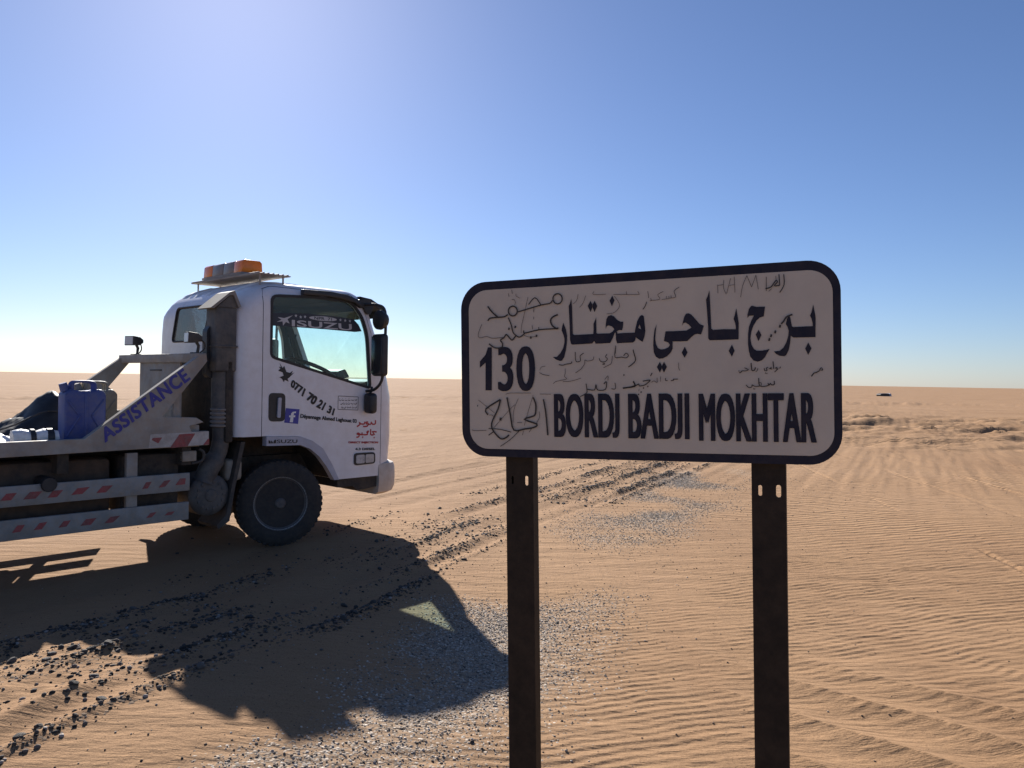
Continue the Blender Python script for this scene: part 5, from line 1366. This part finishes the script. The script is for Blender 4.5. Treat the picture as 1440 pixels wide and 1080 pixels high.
def sample(n, fn, rmin, rmax, amax=34):
    got = []; cnt = 0
    while cnt < n:
        m_ = 120000
        r_ = np.sqrt(rng.uniform(rmin ** 2, rmax ** 2, m_)); a_ = np.radians(rng.uniform(-amax, amax, m_))
        x_, y_ = r_ * np.sin(a_), r_ * np.cos(a_)
        u_, v_ = uv_track(x_, y_)
        g_, d_ = amounts(x_, y_, u_, v_, track_coord(x_, y_, u_, v_), r_)
        ok = rng.random(m_) < fn(x_, y_, r_, g_, d_)
        tx, ty = x_ - TW[0], y_ - TW[1]
        ta = tx * HD[0] + ty * HD[1]; tb = -(tx * HD[1] - ty * HD[0])
        ok &= ~((np.abs(ta) < .6) & (tb > -.15) & (tb < .4))
        got.append(np.stack([x_[ok], y_[ok]], 1)); cnt += int(ok.sum())
    P = np.vstack(got)[:n]
    return np.column_stack([P, terrain(P[:, 0], P[:, 1])[0]])

def in_shade(x, y):
    # ground covered by the truck's shadow (sun from ahead and to the left)
    k = (math.sin(-SUN_AZ), -math.cos(SUN_AZ)); l = 1 / math.tan(SUN_EL)
    for h in (.7, 1.5, 2.3):
        px, py = x - k[0] * l * h, y - k[1] * l * h
        tx, ty = px - TW[0], py - TW[1]
        ta = tx * HD[0] + ty * HD[1]; tb = -(tx * HD[1] - ty * HD[0])
        if 0 < tb < 1.7 and (-.5 if h > 1.2 else -5) < ta < 1.3: return True
    return False

big = sample(235, lambda x, y, r, g, d: np.clip(d * 1.2, 0, 1) * (.25 + .75 / (1 + (r / 6) ** 2)), 3.0, 13.0)
loose = sample(45, lambda x, y, r, g, d: .25 * (x < 1.2) + .05 + .5 * g, 3.0, 9.5)
for i, (x, y, z) in enumerate(np.vstack([big, loose]).tolist()):
    o = bpy.data.objects.new('stone', stone_meshes[int(rng.integers(0, 10))])
    COL.objects.link(o)
    r_ = math.hypot(x, y)
    s = (0.008 + 0.026 * rng.random() ** 2.6) * (0.85 + 0.05 * r_) * (0.5 if i >= len(big) else 1.0)
    if i < 14: s = 0.018 + 0.012 * rng.random()
    s = min(s, .028)
    o.scale = (s, s * rng.uniform(.8, 1.2), s * rng.uniform(.75, 1.2))
    o.rotation_euler = (rng.uniform(-.3, .3), rng.uniform(-.3, .3), rng.uniform(0, 6.28))
    o.location = (x, y, z + s * 0.18)
    if i >= len(big): lab, grp = 'small dark stone lying loose on the open sand', 'loose stones on the sand'
    elif in_shade(x, y): lab, grp = 'dark angular stone lying in the shadow of the truck', 'stones in the truck shadow'
    elif y < 6: lab, grp = 'dark angular stone on the sunlit rut ridges before the truck shadow', 'stones on the near rut ridges'
    else: lab, grp = 'dark angular stone on the rut ridges running past the truck bumper', 'stones on the far rut ridges'
    tag(o, lab, 'stone', grp)

def tone_mat(name, stops):
    m, nt, b = new_mat(name)
    at = nt.nodes.new('ShaderNodeAttribute'); at.attribute_name = 'tone'
    rp_ = nt.nodes.new('ShaderNodeValToRGB'); cr_ = rp_.color_ramp
    while len(cr_.elements) < len(stops): cr_.elements.new(.5)
    for e, (p, c) in zip(cr_.elements, stops): e.position = p; e.color = (*c, 1)
    nt.links.new(at.outputs['Fac'], rp_.inputs['Fac']); nt.links.new(rp_.outputs['Color'], b.inputs['Base Color'])
    b.inputs['Roughness'].default_value = .9; b.inputs['Specular IOR Level'].default_value = .2
    return m

def pebbles(name, pts, smin, smax, material, label, cat):
    n = len(pts)
    P = np.array(pts)
    s = smin + (smax - smin) * rng.random(n) ** 2.5
    s *= np.clip(.8 + .04 * np.hypot(P[:, 0], P[:, 1]), .8, 1.5)
    jit = rng.uniform(.7, 1.25, (n, len(IV), 1))
    V = IV[None] * jit * np.stack([np.ones(n), rng.uniform(.6, 1, n), rng.uniform(.45, .75, n)], 1)[:, None, :] * s[:, None, None]
    t = rng.uniform(0, 6.28, n); c, sn = np.cos(t)[:, None], np.sin(t)[:, None]
    X = V[:, :, 0] * c - V[:, :, 1] * sn; Y = V[:, :, 0] * sn + V[:, :, 1] * c
    V = np.stack([X, Y, V[:, :, 2] + (s * .2)[:, None]], -1) + P[:, None, :]
    Fc = (IF[None] + (np.arange(n) * len(IV))[:, None, None]).reshape(-1, 3)
    me = bpy.data.meshes.new(name)
    me.vertices.add(n * len(IV)); me.vertices.foreach_set('co', V.ravel().astype(np.float32))
    me.loops.add(len(Fc) * 3); me.loops.foreach_set('vertex_index', Fc.ravel().astype(np.int32))
    me.polygons.add(len(Fc)); me.polygons.foreach_set('loop_start', (np.arange(len(Fc)) * 3).astype(np.int32))
    at = me.attributes.new('tone', 'FLOAT', 'POINT'); at.data.foreach_set('value', np.repeat(rng.random(n), len(IV)).astype(np.float32))
    me.update(calc_edges=True); me.materials.append(material)
    return tag(link(name, me), label, cat, kind='stuff')

pale = sample(24000, lambda x, y, r, g, d: np.clip(g * 1.1, 0, 1) * (.35 + .65 / (1 + (r / 6) ** 2)) * (.45 + .55 * sstep(4.0, 5.5, r)), 2.9, 14)
pebbles('pale_gravel', pale, .0026, .0085, tone_mat('pale_gravel', [(0, (.10, .084, .069)), (.25, (.24, .198, .158)), (.65, (.39, .327, .267)), (1, (.62, .56, .49))]), 'patches of pale gravel scattered beside the wheel ruts', 'gravel')
dark = sample(9000, lambda x, y, r, g, d: np.clip(d, 0, 1) ** 1.5 * (.3 + .7 / (1 + (r / 8) ** 2)), 2.9, 18)
pebbles('dark_gravel', dark, .004, .016, tone_mat('dark_gravel', [(0, (.025, .023, .022)), (.5, (.07, .062, .055)), (.85, (.16, .13, .11)), (1, (.34, .3, .27))]), 'crushed dark gravel along the ridges of the wheel ruts', 'gravel')
grit = sample(5000, lambda x, y, r, g, d: .3 * np.exp(-((uv_track(x, y)[1] + 3.2) / 1.7) ** 2) + .015, 2.9, 14)
pebbles('sand_grit', grit, .0025, .008, tone_mat('sand_grit', [(0, (.05, .04, .035)), (.6, (.14, .1, .075)), (1, (.4, .34, .28))]), 'fine grit sprinkled over the sand', 'grit')
